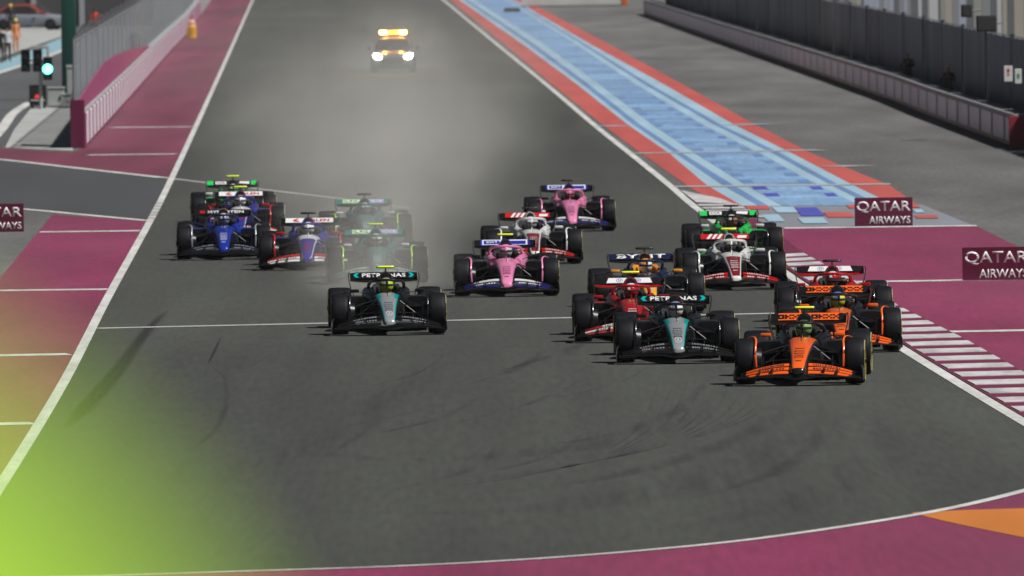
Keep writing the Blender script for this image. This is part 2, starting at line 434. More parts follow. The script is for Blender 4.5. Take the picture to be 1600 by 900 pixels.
for (x0, y0, x1, y1) in [(988, 240.5, 1283, 235), (1052, 292.5, 1391, 288.5), (1140, 196, 1199, 194.2), (936, 198, 978, 197), (1298, 261, 1345, 259.5)]:
    strip('pale_line', [(x0, y0), (x1, y1)], 1.3, M_pale_blue if y0 < 235 else M_concrete, .020, parent=blue)
# scattered rectangles where the strip ends
for (x0, x1, y0, y1, mm) in [(1163, 1198, 322, 328, M_red_paint), (1206, 1240, 324, 333, M_pale_blue), (1240, 1276, 325, 338, M_deep_blue),
                             (1246, 1286, 341, 350, M_pale_blue), (1286, 1328, 332.5, 340.5, M_red_paint), (1322, 1336, 321, 326, M_red_paint),
                             (1404, 1434, 321, 325, M_red_paint), (1428, 1462, 337, 342, M_red_paint), (1426, 1440, 328, 333, M_pale_blue), (1190, 1216, 336, 347, M_pale_blue)]:
    h = (y1-y0)
    quadpx('paint_block', [(x0, y0+.3), (x1, y0), (x1+h*1.0, y1), (x0+h*1.0, y1+.3)], mm, .020, blue)
M_grey_pad = vary(mat('grey_paint_pad', (.20, .21, .24), .7), 1, .9, 1.1, (1, .1, 1))
quadpx('grey_pad', [(1126, 322), (1440, 320), (1521, 352.5), (1225, 356.5), (1170, 352)], M_grey_pad, .0045, blue)

# skid marks
def skid(pts, ws, m):
    P = smooth_poly(pts, 5); n = len(P)
    W = [interp([(i*(n-1)/(len(ws)-1), q) for i, q in enumerate(ws)], k) for k in range(n)]
    strip('skid_mark', P, 0, m, .012, widths=W, parent=track)
skid([(262, 486), (228, 520), (180, 585), (132, 640), (100, 672)], [.14, .26, .34, .38, .14], M_rubber_mark)
skid([(345, 528), (336, 548), (325, 570)], [.03, .08, .05], M_rubber_mark)
skid([(330, 572), (352, 595), (352, 640), (330, 680), (270, 720)], [.04, .10, .14, .14, .05], M_rubber_faint)
skid([(468, 572), (484, 585), (502, 592)], [.03, .06, .02], M_rubber_faint)
skid([(1240, 600), (1215, 650), (1120, 700), (960, 745), (760, 775)], [.2, .5, .6, .6, .2], M_rubber_faint)
skid([(1110, 590), (1060, 640), (960, 680), (820, 700)], [.1, .4, .5, .1], M_rubber_faint)
skid([(1290, 610), (1280, 680), (1210, 740), (1050, 790)], [.1, .35, .4, .1], M_rubber_faint)
skid([(620, 600), (590, 660), (500, 720)], [.1, .3, .1], M_rubber_faint)
skid([(1255, 712), (1290, 735), (1320, 760)], [.05, .25, .1], M_rubber_faint)
for k in range(10):
    o_ = k*13 + random.uniform(-4, 4); x_ = 1235 - k*22
    skid([(x_, 600 - k*3), (x_ - 45, 645 + o_*.25), (x_ - 160, 690 + o_*.35), (x_ - 330, 725 + o_*.3), (x_ - 520, 740 + o_*.2)], [.03, .07, .09, .08, .03], M_rubber_faint)
# broad rubbered arcs
skid([(1330, 610), (1260, 690), (1080, 760), (800, 800), (450, 800)], [.6, 1.5, 2.0, 2.0, .6], M_rubber_wide)
skid([(1190, 580), (1090, 650), (900, 700), (640, 720), (420, 700)], [.4, 1.2, 1.6, 1.4, .4], M_rubber_wide)
skid([(700, 540), (640, 600), (520, 680), (330, 760)], [.4, 1.0, 1.2, .4], M_rubber_wide)
skid([(1380, 640), (1360, 720), (1240, 790), (1000, 830)], [.4, 1.2, 1.4, .3], M_rubber_wide)
for k in range(9):
    x = 640 + random.random()*480; y = 500 + random.random()*200
    skid([(x, y), (x-40-60*random.random(), y+40), (x-150-80*random.random(), y+75)], [.05, .3*random.random()+.1, .05], M_rubber_faint)
#@@PART2@@
# ------------------------------------------------------------------ trackside
M_mar_pad = vary(mat('maroon_barrier_pad', (.12, .010, .045), .45), 2, .9, 1.1)
M_mar_board = vary(mat('maroon_board', (.30, .05, .14), .5), .6, .9, 1.1)
M_panel = vary(mat('white_barrier_panel', (.70, .66, .72), .5), .9, .82, 1.06, (1, .3, 1))
M_panel_r = vary(mat('brightened_lilac_panel', (.90, .80, .90), .5), .9, .85, 1.05, (1, .3, 1))  # lilac white brightened to make up for light missing on this shaded face
M_conc_wall = vary(mat('concrete_wall', (.30, .30, .31), .85), .6, .85, 1.1)
M_steel = mat('galvanised_steel', (.34, .36, .38), .45, .6)
M_black = mat('black_plastic', (.012, .012, .013), .4)
M_post_green = vary(mat('dark_green_steel', (.008, .075, .055), .4, coat=.2), 1.5, .9, 1.1)
M_grey_box = vary(mat('light_grey_cabinet', (.40, .43, .42), .5), 1.5, .92, 1.05)
M_screen = vary(mat('dark_fence_screen', (.23, .26, .285), .8), .5, .65, 1.25, (1.0, .35, .12), second=(.06, (1, 1, .3), .8, 1.15))
def wall_along(name, P, thick, h0, h1, m, parent=None, side=1, tops=None):
    """wall standing on ground points P; thickness to the side away from the track"""
    a, b = [], []
    for i, p in enumerate(P):
        t = (P[min(i+1, len(P)-1)] - P[max(i-1, 0)]); t.z = 0; t.normalize()
        n = Vector((t.y, -t.x, 0)) * side
        a.append(p); b.append(p + n*thick)
    mb_ = MB(); rings = []
    for i, (p, q) in enumerate(zip(a, b)):
        z1 = tops[i] if tops else h1
        rings.append([(p.x, p.y, h0), (p.x, p.y, z1), (q.x, q.y, z1), (q.x, q.y, h0)])
    mb_.loft(rings)
    return link(name, mb_.mesh(name), m, parent)
def resample(P, step):
    out = [P[0].copy()]; acc = 0
    for i in range(len(P)-1):
        d = (P[i+1]-P[i]).length; pos = step - acc
        while pos <= d:
            out.append(P[i].lerp(P[i+1], pos/d)); pos += step
        acc = (acc + d) % step
    return out
def off(P, d):
    out = []
    for i, p in enumerate(P):
        t = (P[min(i+1, len(P)-1)] - P[max(i-1, 0)]); t.z = 0; t.normalize()
        out.append(p + Vector((t.y, -t.x, 0))*d)
    return out

# --- left pit wall: maroon end, white panels, mesh fence
PW = [G(*p) for p in WB[1:]]
lw = empty('pit_wall', PW[0]); tag(lw, 'long pit wall with white panels and maroon end beside the far left track edge', 'barrier')
def rel(root, o):
    o.parent = root; o.matrix_parent_inverse = Matrix.Translation(-Vector(root.location))
    return o
rel(lw, wall_along('wall_core', off(PW, -.02), .36, 0, 1.12, M_conc_wall, side=-1))
n_end = (PW[1]-PW[0]).normalized()
ang = math.atan2(n_end.y, n_end.x) - math.pi/2
e_ = MB().box(-.42, .03, -.10, .5, 0, 1.52, bev=.02).mesh('end_pad')
o = link('end_pad', e_, M_mar_pad, lw, (0, -.5, 0), (0, 0, 0))
pts = resample(PW, 7.0)
pm = None
for i in range(min(len(pts)-1, 70)):
    p, q = pts[i], pts[i+1]; d = (q-p); a = math.atan2(d.y, d.x)
    mb_ = MB(); ln = d.length
    mb_.box(.22, ln-.22, -.045, .0, .10, 1.07, bev=.012)
    o = link('panel', mb_.mesh('panel'), M_panel, lw, (p.x-PW[0].x, p.y-PW[0].y, 0), (0, 0, a))
    rb = link('panel_rib', MB().box(-.07, .07, -.075, -.002, .02, 1.1, bev=.01).mesh('panel_rib'), M_mar_board, lw, (p.x-PW[0].x, p.y-PW[0].y, 0), (0, 0, a))
# sloping maroon board above the wall
BP = [G(132, 231), G(150, 211), G(172, 187), G(188, 169), G(211, 144), G(240, 110)]
tops = [1.5, 1.75, 2.05, 2.0, 1.75, 1.14]
rel(lw, wall_along('maroon_board', off(BP, -.14), .06, 1.121, 1, M_mar_board, side=-1, tops=tops))
# debris fence
M_mesh = mat('fence_mesh', (.34, .38, .41), .6)
def make_mesh_alpha(M):
    b = M.node_tree.nodes['Principled BSDF']; tc = N(M, 'ShaderNodeTexCoord')
    sx = N(M, 'ShaderNodeSeparateXYZ'); L(M, tc.outputs['UV'], sx.inputs[0])
    outs = []
    for k in (0, 1):
        fr = N(M, 'ShaderNodeMath', operation='FRACT'); mu = N(M, 'ShaderNodeMath', operation='MULTIPLY'); mu.inputs[1].default_value = 18.0
        L(M, sx.outputs[k], mu.inputs[0]); L(M, mu.outputs[0], fr.inputs[0])
        lt = N(M, 'ShaderNodeMath', operation='LESS_THAN'); lt.inputs[1].default_value = .26; L(M, fr.outputs[0], lt.inputs[0]); outs.append(lt.outputs[0])
    mx = N(M, 'ShaderNodeMath', operation='MAXIMUM'); L(M, outs[0], mx.inputs[0]); L(M, outs[1], mx.inputs[1])
    L(M, mx.outputs[0], b.inputs['Alpha'])
make_mesh_alpha(M_mesh)
fence = empty('debris_fence', PW[0]); tag(fence, 'tall grey wire debris fence standing on the pit wall at upper left', 'fence')
FP = resample(off(PW, -.30), 12.0)[:40]
FP = off([PW[0]], 0) + FP if False else FP
ztop = 3.35
for i in range(len(FP)-1):
    p, q = FP[i]-PW[0], FP[i+1]-PW[0]
    z0 = 1.125
    vs = [(p.x, p.y, z0), (q.x, q.y, z0), (q.x, q.y, ztop), (p.x, p.y, ztop)]
    me = mesh_of('mesh_panel', vs, [[0, 1, 2, 3]])
    uv = me.uv_layers.new(name='UVMap'); ln = (q-p).length
    cs = {0: (0, 0), 1: (ln, 0), 2: (ln, ztop-z0), 3: (0, ztop-z0)}
    for lp in me.loops: uv.data[lp.index].uv = cs[lp.vertex_index]
    link('mesh_panel', me, M_mesh, fence)
    mb_ = MB().tube([(p.x, p.y, 1.1), (p.x, p.y, ztop+.05), (p.x+.35, p.y, ztop+.55)], .045, 8)
    link('fence_post', mb_.mesh('fence_post', True), M_steel, fence)
    mb_ = MB().tube([(p.x, p.y, ztop), (q.x, q.y, ztop)], .03, 6)
    link('top_rail', mb_.mesh('top_rail', True), M_steel, fence)
# apron and pit lane
apron = poly_sheet('concrete_apron', [G(*p) for p in [(48, 170), (112, 166), (114, 236), (8, 231), (22, 203)]], M_concrete, .012)
pl = [(-160, 238), (8, 231), (22, 203), (48, 170), (110, 165), (128, 160), (160, 100), (200, 40), (235, -20), (-200, -20)]
M_pitlane = vary(mat('pit_lane_asphalt', (.075, .078, .082), .8), .3, .85, 1.15, (1, .1, 1))
pit_lane = poly_sheet('pit_lane', [G(*p) for p in pl], M_pitlane, .003)
quadpx('blue_stripe', [(-60, 112), (0, 98), (100, 58), (110, 68), (100, 78), (0, 112), (-60, 128)], vary(mat('pit_blue_paint', (.24, .40, .46), .6), 1, .9, 1.1), .009, pit_lane)
strip('pit_line', [(-60, 131), (0, 113.5), (60, 94), (105, 76)], .35, M_white, .011, parent=pit_lane)
strip('pit_line', smooth_poly([(-40, 246), (0, 205), (20, 178), (47, 160)]), .38, M_white, .011, parent=pit_lane)
quadpx('paddock_slab', [(-60, 98), (0, 90), (100, 56), (112, 44), (-60, 44)], M_concrete, .006, pit_lane)
# drain slot on the apron
quadpx('drain_slot', [(34, 226), (90, 227.5), (90, 230), (32, 228.5)], M_black, .02, apron)

# green gantry column
b = G(109, 156)
gp = empty('gantry_column', b); tag(gp, 'dark green square steel column rising behind the pit wall end', 'column')
link('shaft', MB().box(-.29, .29, -.29, .29, .05, 9.2, bev=.03).mesh('shaft', True), M_post_green, gp)
link('base_plate', MB().box(-.45, .45, -.45, .45, 0, .05).mesh('base_plate'), M_steel, gp)
for sx in (-1, 1):
    for sy in (-1, 1):
        link('bolt', MB().lathe_z([(.03, .05), (.03, .12), (.015, .13)], 8, c=(sx*.37, sy*.37, 0)).mesh('bolt'), M_steel, gp)
# white cabinet against the column
b = G(112, 158)
cb = empty('equipment_cabinet', b - Vector((0, .6, 0))); tag(cb, 'slim pale cabinet strapped to the foot of the green column', 'cabinet')
link('body', MB().box(-.16, .16, -.12, .12, .1, 1.30, bev=.02).mesh('body'), M_grey_box, cb)
link('lid', MB().box(-.18, .2, -.14, .14, 1.301, 1.42, bev=.02).mesh('lid'), M_grey_box, cb)
link('foot', MB().box(-.14, .14, -.1, .1, 0, .1).mesh('foot'), M_black, cb)
for (px, py, wd, hh, lab) in [(88, 168, .62, .72, 'squat pale grey cabinet left of the maroon wall end'), (103, 169, .34, .5, 'small pale grey cabinet touching the maroon wall end')]:
    b = G(px, py)
    c_ = empty('equipment_cabinet', b); tag(c_, lab, 'cabinet', 'cabinets by the pit exit')
    link('body', MB().box(-wd/2, wd/2, -.25, .25, .06, hh, bev=.02).mesh('body'), M_grey_box, c_)
    link('lid', MB().box(-wd/2-.03, wd/2+.03, -.28, .28, hh+.001, hh+.06, bev=.015).mesh('lid'), M_grey_box, c_)
    link('plinth', MB().box(-wd/2+.03, wd/2-.03, -.22, .22, 0, .06).mesh('plinth'), M_black, c_)
    link('handle', MB().box(wd*.2, wd*.3, -.28, -.251, hh*.4, hh*.6).mesh('handle'), M_black, c_)
# pit exit traffic light
b = G(64, 171); s_ = 42.8
tl = empty('traffic_light', b); tag(tl, 'pit exit traffic light with black lamp boxes and one lit green lamp', 'traffic light')
link('pole', MB().tube([(.0, .1, 0), (.0, .1, 2.35)], .07, 10).mesh('pole', True), M_grey_box, tl)
link('frame', MB().box(-.33, .33, .0, .06, 2.28, 2.40, bev=.01).box(.24, .33, .0, .06, 1.9, 2.28).mesh('frame'), M_grey_box, tl)
M_lens_off = mat('dark_lens', (.01, .02, .02), .2)
M_green_lit = mat('lit_green_lamp', (.2, .9, .8), .3, emit=(.16, 1.0, .90), es=4)
def lampbox(x, z0, z1, lit=None):
    bx = link('lamp_box', MB().box(x-.17, x+.17, -.22, -.0, z0, z1, bev=.03).mesh('lamp_box'), M_black, tl)
    n = 2
    for k in range(n):
        zc = z0 + (z1-z0)*(k+.5)/n
        ring = MB()
        prof = [(.155, -.221), (.155, -.30), (.145, -.30), (.145, -.225)]
        ring.loft([[Vector((x+r*math.cos(2*math.pi*j/20), y, zc+r*math.sin(2*math.pi*j/20))) for j in range(20)] for (r, y) in prof], cap=False)
        link('visor', ring.mesh('visor'), M_black, bx)
        disc = MB(); disc.loft([[Vector((x+r*math.cos(2*math.pi*j/20), y, zc+r*math.sin(2*math.pi*j/20))) for j in range(20)] for (r, y) in [(.14, -.223), (.14, -.25), (.06, -.27)]])
        link('lens', disc.mesh('lens', True), M_green_lit if lit == k else M_lens_off, bx)
lampbox(-.55, 1.42, 2.27); lampbox(-.10, 1.42, 2.27)
lampbox(.28, 1.10, 1.98, lit=None)
ll = MB(); ll.loft([[Vector((.28+r*math.cos(2*math.pi*j/24), y, 1.52+r*math.sin(2*math.pi*j/24))) for j in range(24)] for (r, y) in [(.185, -.30), (.18, -.34), (.08, -.37)]])
link('lit_lamp', ll.mesh('lit_lamp', True), M_green_lit, tl)
link('cross_arm', MB().box(-.72, .45, .005, .05, 1.80, 1.86).mesh('cross_arm'), M_grey_box, tl)
b = G(61, 169)
rb_ = empty('signal_box', b - Vector((0, 1.0, 0))); tag(rb_, 'black box with a small red light below the traffic light', 'signal box')
link('case', MB().box(-.32, .32, -.2, .2, .12, .90, bev=.03).mesh('case'), M_black, rb_)
link('red_light', MB().prism([(-.14, .40), (.12, .40), (.06, .50), (-.04, .56)], 'y', -.23, -.201).mesh('red_light'), mat('red_signal', (.5, .02, .02), .4, emit=(1, .05, .05), es=.6), rb_)
link('label_strip', MB().box(-.26, .26, -.215, -.201, .30, .34).mesh('label_strip'), M_panel, rb_)
for sx in (-1, 1): link('foot', MB().box(sx*.22-.05, sx*.22+.05, -.15, .15, 0, .12).mesh('foot'), M_black, rb_)

# yellow marker drum
b = G(297, 60)
dr = empty('marker_drum', b + Vector((.1, 0, 0))); tag(dr, 'yellow and pale orange marker drum standing against the white pit wall', 'drum')
link('barrel', MB().lathe_z([(.26, 0), (.28, .03), (.27, .3), (.28, .33), (.27, .62), (.28, .66), (.24, .72)], 16).mesh('barrel', True), mat('drum_yellow', (.70, .36, .02), .5), dr)
link('collar', MB().lathe_z([(.24, .721), (.23, .95), (.12, 1.08)], 16).mesh('collar', True), mat('drum_peach', (.62, .34, .26), .5), dr)
link('beacon', MB().lathe_z([(.07, 1.081), (.07, 1.22), (.03, 1.30)], 10).mesh('beacon', True), mat('drum_red', (.35, .04, .03), .4), dr)

# --- right barrier with white panels
RBpx = [(1700, 275), (1592, 232), (1453, 181), (1397, 158), (1314, 129), (1219, 96), (1119, 61.5), (1006, 22)]
RBp = [G(*p) for p in RBpx]
rw = empty('trackside_barrier', RBp[1]); tag(rw, 'long white panelled barrier in a maroon frame along the right run-off', 'barrier')
b0 = Vector(rw.location)
near = RBp[1]
RB2 = [near] + RBp[2:]
rel(rw, wall_along('wall_core', RB2, .5, 0, .92, M_mar_pad, side=1))
# side so that thickness lies to the right of the track
pts = resample(RB2, 7.6)
for i in range(min(len(pts)-1, 75)):
    p, q = pts[i], pts[i+1]; d = q-p; a = math.atan2(d.y, d.x); ln = d.length
    loc = (p.x-b0.x, p.y-b0.y, 0)
    me = MB().box(.55, ln*.5-.06, .002, .05, .13, .84, bev=.015).box(ln*.5+.06, ln-.55, .002, .05, .13, .84, bev=.015).mesh('panel')
    link('panel', me, M_panel_r, rw, loc, (0, 0, a))
    link('cap_rail', MB().box(.05, ln-.05, -.45, .06, .925, .985, bev=.01).mesh('cap_rail'), M_conc_wall, rw, loc, (0, 0, a))
end = MB().box(-.5, .5, -.12, .0, 0, .98, bev=.02).mesh('end_pad')
link('end_pad', end, mat('red_end_pad', (.28, .02, .04), .5), rw, (.2, -.15, 0), (0, 0, math.atan2((RB2[1]-RB2[0]).y, (RB2[1]-RB2[0]).x)-math.pi/2))

# dark screened fence behind it
sf = empty('screened_fence', near); tag(sf, 'tall fence hung with dark grey screens behind the right barrier', 'fence')
SP = resample([p + Vector((1.3, 0, 0)) for p in ([G(1760, 298)] + RB2)], 17.0)
for i in range(min(len(SP)-1, 34)):
    p, q = SP[i]-near, SP[i+1]-near
    d = (q-p); ln = d.length; t = d.normalized(); nn = Vector((-t.y, t.x, 0))
    nseg = 36; rings = []
    for k in range(nseg+1):
        u = .35 + (ln-.7)*k/nseg
        wv = .05*math.sin(k*1.7+i) + .03*math.sin(k*.73+2*i) + random.uniform(-.015, .015)
        sag = .03*math.sin(math.pi*((k % 6)/6.0))
        base = p + t*u + nn*wv
        rings.append([(base.x, base.y, .25), (base.x+.01, base.y, 1.6), (base.x, base.y, 3.02-sag), (base.x+.02, base.y, 3.02-sag), (base.x+.03, base.y, .25)])
    mb_ = MB().loft(rings)
    link('screen', mb_.mesh('screen', True, sharp=60), M_screen, sf)
    link('fence_post', MB().tube([(p.x, p.y, 0), (p.x, p.y, 3.12)], .07, 8).mesh('fence_post', True), mat('dark_post', (.03, .035, .045), .5), sf)
    link('top_cable', MB().tube([(p.x, p.y, 3.05), (q.x, q.y, 3.05)], .018, 6).mesh('top_cable', True), M_steel, sf)
# two small signs on the fence
def sign(px, py, Y, w_, h_, mark_col, lab, shape):
    c = AT(px, py, Y)
    s = empty('fence_sign', c); tag(s, lab, 'sign', 'small notices on the screened fence')
    link('plate', MB().box(-w_/2, w_/2, 0, .02, -h_/2, h_/2, bev=.006).mesh('plate'), mat('sign_white', (.75, .75, .74), .4), s)
    mb_ = MB()
    if shape == 'drop':
        mb_.prism([(-.03, .03), (.03, .03), (.045, .11), (0, .17), (-.045, .11)], 'y', -.006, -.001).prism([(-.03, -.06), (.03, -.06), (.03, -.01), (-.03, -.01)], 'y', -.006, -.001)
    else:
        mb_.prism([(-.035, -.07), (.035, -.07), (.035, .02), (.06, .02), (0, .10), (-.06, .02), (-.035, .02)], 'y', -.006, -.001)
    link('pictogram', mb_.mesh('pictogram'), mark_col, s)
Ys = G(1592, 232).y
sign(1575.5, 115, Ys - .5, .25, .47, mat('sign_red', (.45, .02, .03), .5), 'white fence notice with a red mark at far right', 'drop')
sign(1591, 119, Ys - .5, .20, .44, mat('sign_green', (.05, .30, .10), .5), 'white fence notice with a green mark at far right', 'arrow')

# grandstand columns behind the screens
gs = empty('grandstand', near); tag(gs, 'pale grandstand with upright columns above the right screens', 'grandstand')
GP = resample([p + Vector((4.6, 0, 0)) - near for p in ([G(1790, 310)] + RB2)], 3.4)
cols = [mat('column_%d' % k, c, .6) for k, c in enumerate([(.30, .31, .32), (.45, .42, .36), (.60, .60, .62), (.16, .17, .18), (.42, .46, .56), (.36, .37, .33)])]
M_stand_wall = vary(mat('stand_wall', (.10, .105, .11), .8), .3, .8, 1.2)
for i in range(min(len(GP)-1, 130)):
    p, q = GP[i], GP[i+1]; wd = random.choice([.12, .18, .26, .34])
    link('column', MB().box(p.x-wd, p.x+wd, p.y-.2, p.y+.2, .0, 4.6).mesh('column'), random.choice(cols), gs)
link('back_wall', MB().loft([[(p.x+3.4, p.y, 0), (p.x+3.4, p.y, 4.2), (p.x+3.6, p.y, 4.2), (p.x+3.6, p.y, 0)] for p in GP]).mesh('back_wall'), M_stand_wall, gs)
link('plinth', MB().loft([[(p.x-.5, p.y, 0), (p.x-.5, p.y, 1.75), (p.x-.42, p.y, 1.75), (p.x-.42, p.y, 0)] for p in GP]).mesh('plinth'), mat('stand_plinth', (.035, .04, .047), .7), gs)
# black loudspeakers on the grandstand
for (px, py, w_, h_, lab) in [(1510, 17, .34, .40, 'black loudspeaker box hung on a grandstand column'), (1541, 37, .62, .50, 'wide dark box beside the grandstand columns')]:
    p = AT(px, py, Ys + 22 if px < 1530 else Ys+14)
    q = empty('loudspeaker', p); tag(q, lab, 'loudspeaker')
    link('cabinet', MB().box(-w_/2, w_/2, -.2, .2, -h_/2, h_/2, bev=.03).mesh('cabinet'), M_black, q)
    link('grille', MB().box(-w_/2+.04, w_/2-.04, -.225, -.201, -h_/2+.04, h_/2-.04, bev=.01).mesh('grille'), mat('grille_grey', (.03, .03, .033), .7), q)
    link('bracket', MB().tube([(0, .2, 0), (.5, 1.2, 0)], .03, 6).mesh('bracket'), M_steel, q)

# far white wall with an orange end
c0, c1 = G(815, 11), G(972, 10)
fwall = empty('far_barrier', c0); tag(fwall, 'far pale wall with an orange end post above the blue strip', 'wall')
d = c1 - c0
link('wall_panel', MB().box(0, d.x, -.15, .15, .08, 2.6).mesh('wall_panel'), vary(mat('far_white', (.55, .56, .54), .6), .5, .85, 1.05), fwall)
link('plinth', MB().box(0, d.x, -.2, .2, 0, .08).mesh('plinth'), M_black, fwall)
link('end_post', MB().box(d.x+.01, d.x+.45, -.2, .2, 0, 2.6, bev=.04).mesh('end_post'), mat('far_orange', (.60, .13, .02), .5), fwall)
b = G(800, 19)
mk = empty('marker_block', b); tag(mk, 'small dark low block on the far blue run-off', 'block')
link('body', MB().prism([(-.60, 0), (.60, 0), (.52, .30), (-.52, .30)], 'y', -.2, .2).mesh('body'), mat('dark_block', (.05, .06, .07), .6), mk)
link('base', MB().box(-.64, .64, -.24, .24, -.0, .03).mesh('base'), M_black, mk)

# pit building at upper left
pb = G(-60, 44); pe = G(330, 30)
pbld = empty('pit_building', pb); tag(pbld, 'long dark grey pit building behind the pit lane at upper left', 'building')
link('wall', MB().box(-20, 12.3, .4, 8, 0, 7).mesh('wall'), vary(mat('pit_wall_grey', (.13, .125, .13), .8), .4, .8, 1.15), pbld)
link('fascia', MB().box(-20, 12.3, .1, .4, 3.2, 3.9).mesh('fascia'), mat('fascia_grey', (.22, .22, .23), .6), pbld)
for k in range(6):
    x = -7.5 + k*3.1
    link('garage_door', MB().box(x, x+2.5, .33, .397, .0, 2.9).mesh('garage_door'), mat('garage_dark', (.07, .07, .075), .6), pbld)
    link('pillar', MB().box(x-.45, x-.1, .15, .397, 0, 3.19).mesh('pillar'), mat('pillar_pale', (.34, .36, .38), .6), pbld)

# QATAR AIRWAYS boards standing on the run-off
M_board = vary(mat('burgundy_board', (.105, .006, .035), .45), 2, .95, 1.05)
M_ltr = mat('board_lettering', (.72, .70, .70), .5)
def board(px, py, lab, tilt=0):
    b = G(px, py)
    q = empty('advertising_board', b, R(tilt)); tag(q, lab, 'advertising board', 'airline boards standing on the run-off')
    w_, h_ = 1.33, .66
    link('panel', MB().box(-w_/2, w_/2, -.03, .03, .0, h_, bev=.006).mesh('panel'), M_board, q)
    for (txt, cx, cz, tw, th) in [('QATAR', 0, .445, 1.23, .27), ('AIRWAYS', .135, .145, .95, .17)]:
        me = text_mesh(txt, tw, th, .012, .0012)
        link('lettering', me, M_ltr, q, (cx, -.0305, cz), (R(90), 0, 0))
    for sx in (-1, 1):
        link('brace', MB().tube([(sx*.5, .03, .5), (sx*.5, .45, 0)], .018, 6).mesh('brace'), M_steel, q)
board(1381, 353.5, 'burgundy airline board on the white line at the top of the maroon run-off')
board(1557, 438.5, 'burgundy airline board cut off by the right edge of the picture')
board(-7, 362.5, 'burgundy airline board cut off by the left edge of the picture')

# ------------------------------------------------------------------ people
def body_mesh(name, scale=1.0, arm='down', lean=0, bulk=1.0):
    """one skinned, subdivided figure 1.76 m tall facing -Y; material slots: 0 top, 1 trousers, 2 skin, 3 hair, 4 shoes"""
    V = {}; E = []
    def v(k, x, y, z, r): V[k] = (Vector((x, y, z)), r*bulk if k[0] not in 'hfn' else r)
    v('pelvis', 0, 0, .95, .135); v('waist', 0, .0, 1.10, .125); v('chest', 0, .01, 1.30, .15); v('neckb', 0, .01, 1.47, .075)
    v('n_eck', 0, 0, 1.53, .052); v('head', 0, -.015, 1.62, .085); v('htop', 0, -.005, 1.70, .075)
    E += [('pelvis', 'waist'), ('waist', 'chest'), ('chest', 'neckb'), ('neckb', 'n_eck'), ('n_eck', 'head'), ('head', 'htop')]
    for s, t in ((-1, 'l'), (1, 'r')):
        v('sh'+t, s*.185, .01, 1.42, .068); E.append(('neckb', 'sh'+t))
        if arm == 'down':
            pts = [(s*.23, .02, 1.15, .048), (s*.235, -.05, .91, .036), (s*.235, -.075, .84, .026)]
        else:
            pts = [(s*.25, -.08, 1.2, .048), (s*.14, -.30, 1.33, .036), (s*.09, -.36, 1.38, .028)]
        v('el'+t, *pts[0]); v('wr'+t, *pts[1]); v('hand'+t, *pts[2])
        E += [('sh'+t, 'el'+t), ('el'+t, 'wr'+t), ('wr'+t, 'hand'+t)]
        hx, hy, hz = pts[2][:3]
        dirn = Vector((0, -.25, -1)).normalized() if arm == 'down' else Vector((0, -.6, .8)).normalized()
        for q in range(4):
            a = Vector((hx + s*(q-1.5)*.004, hy + (q-1.5)*.019, hz)) + dirn*.05
            b_ = a + dirn*(.045 - .006*abs(q-1.2)) + Vector((-s*.012, 0, 0))
            v('f%s%da' % (t, q), a.x, a.y, a.z, .0095); v('f%s%db' % (t, q), b_.x, b_.y, b_.z, .008)
            E += [('hand'+t, 'f%s%da' % (t, q)), ('f%s%da' % (t, q), 'f%s%db' % (t, q))]
        a = Vector((hx, hy-.03, hz)) + dirn*.02; b_ = a + dirn*.035 + Vector((-s*.01, -.02, 0))
        v('f%sta' % t, a.x, a.y, a.z, .0105); v('f%stb' % t, b_.x, b_.y, b_.z, .009)
        E += [('hand'+t, 'f%sta' % t), ('f%sta' % t, 'f%stb' % t)]
        v('hip'+t, s*.095, 0, .88, .098); v('kn'+t, s*.105, -.015, .50, .062); v('an'+t, s*.11, .01, .10, .043); v('toe'+t, s*.125, -.15, .04, .036)
        E += [('pelvis', 'hip'+t), ('hip'+t, 'kn'+t), ('kn'+t, 'an'+t), ('an'+t, 'toe'+t)]
    v('fnose', 0, -.112, 1.615, .016); E.append(('head', 'fnose'))
    keys = list(V); me = bpy.data.meshes.new(name)
    me.from_pydata([V[k][0] for k in keys], [(keys.index(a), keys.index(b_)) for a, b_ in E], [])
    o = bpy.data.objects.new(name, me); COL.objects.link(o)
    md = o.modifiers.new('skin', 'SKIN'); md.use_smooth_shade = True
    for i, k in enumerate(keys):
        sv = me.skin_vertices[0].data[i]; sv.radius = (V[k][1], V[k][1]*(.78 if k in ('chest', 'waist', 'pelvis') else 1)); sv.use_root = (k == 'pelvis')
    sb = o.modifiers.new('sub', 'SUBSURF'); sb.levels = 2; sb.render_levels = 2
    dg = bpy.context.evaluated_depsgraph_get(); out = bpy.data.meshes.new_from_object(o.evaluated_get(dg))
    bpy.data.objects.remove(o); bpy.data.meshes.remove(me)
    out.name = name; out.materials.clear()
    for k in range(5): out.materials.append(None)
    for p in out.polygons:
        c = p.center; p.use_smooth = True
        hand = abs(c.x) > .05 and ((arm == 'down' and abs(c.x) > .19 and c.z < .89) or (arm != 'down' and c.y < -.33))
        if hand: k = 2
        elif c.z > 1.655 or (c.z > 1.56 and c.y > .02): k = 3
        elif c.z > 1.50: k = 2
        elif c.z > .97 or (abs(c.x) > .19 and c.z > .85): k = 0
        elif c.z > .085: k = 1
        else: k = 4
        p.material_index = k
    if scale != 1: out.transform(Matrix.Scale(scale, 4))
    return out
BODY = body_mesh('body', arm='down'); BODY_UP = body_mesh('body', arm='up'); BODY_BULK = body_mesh('body', arm='down', bulk=1.12)
M_skin = mat('skin', (.38, .22, .15), .55); M_hair = mat('dark_hair', (.02, .015, .012), .7); M_shoe = mat('dark_shoes', (.02, .02, .02), .6)
M_dark_cloth = mat('dark_clothes', (.018, .019, .023), .85); M_white_cloth = mat('white_shirt', (.55, .55, .58), .8)
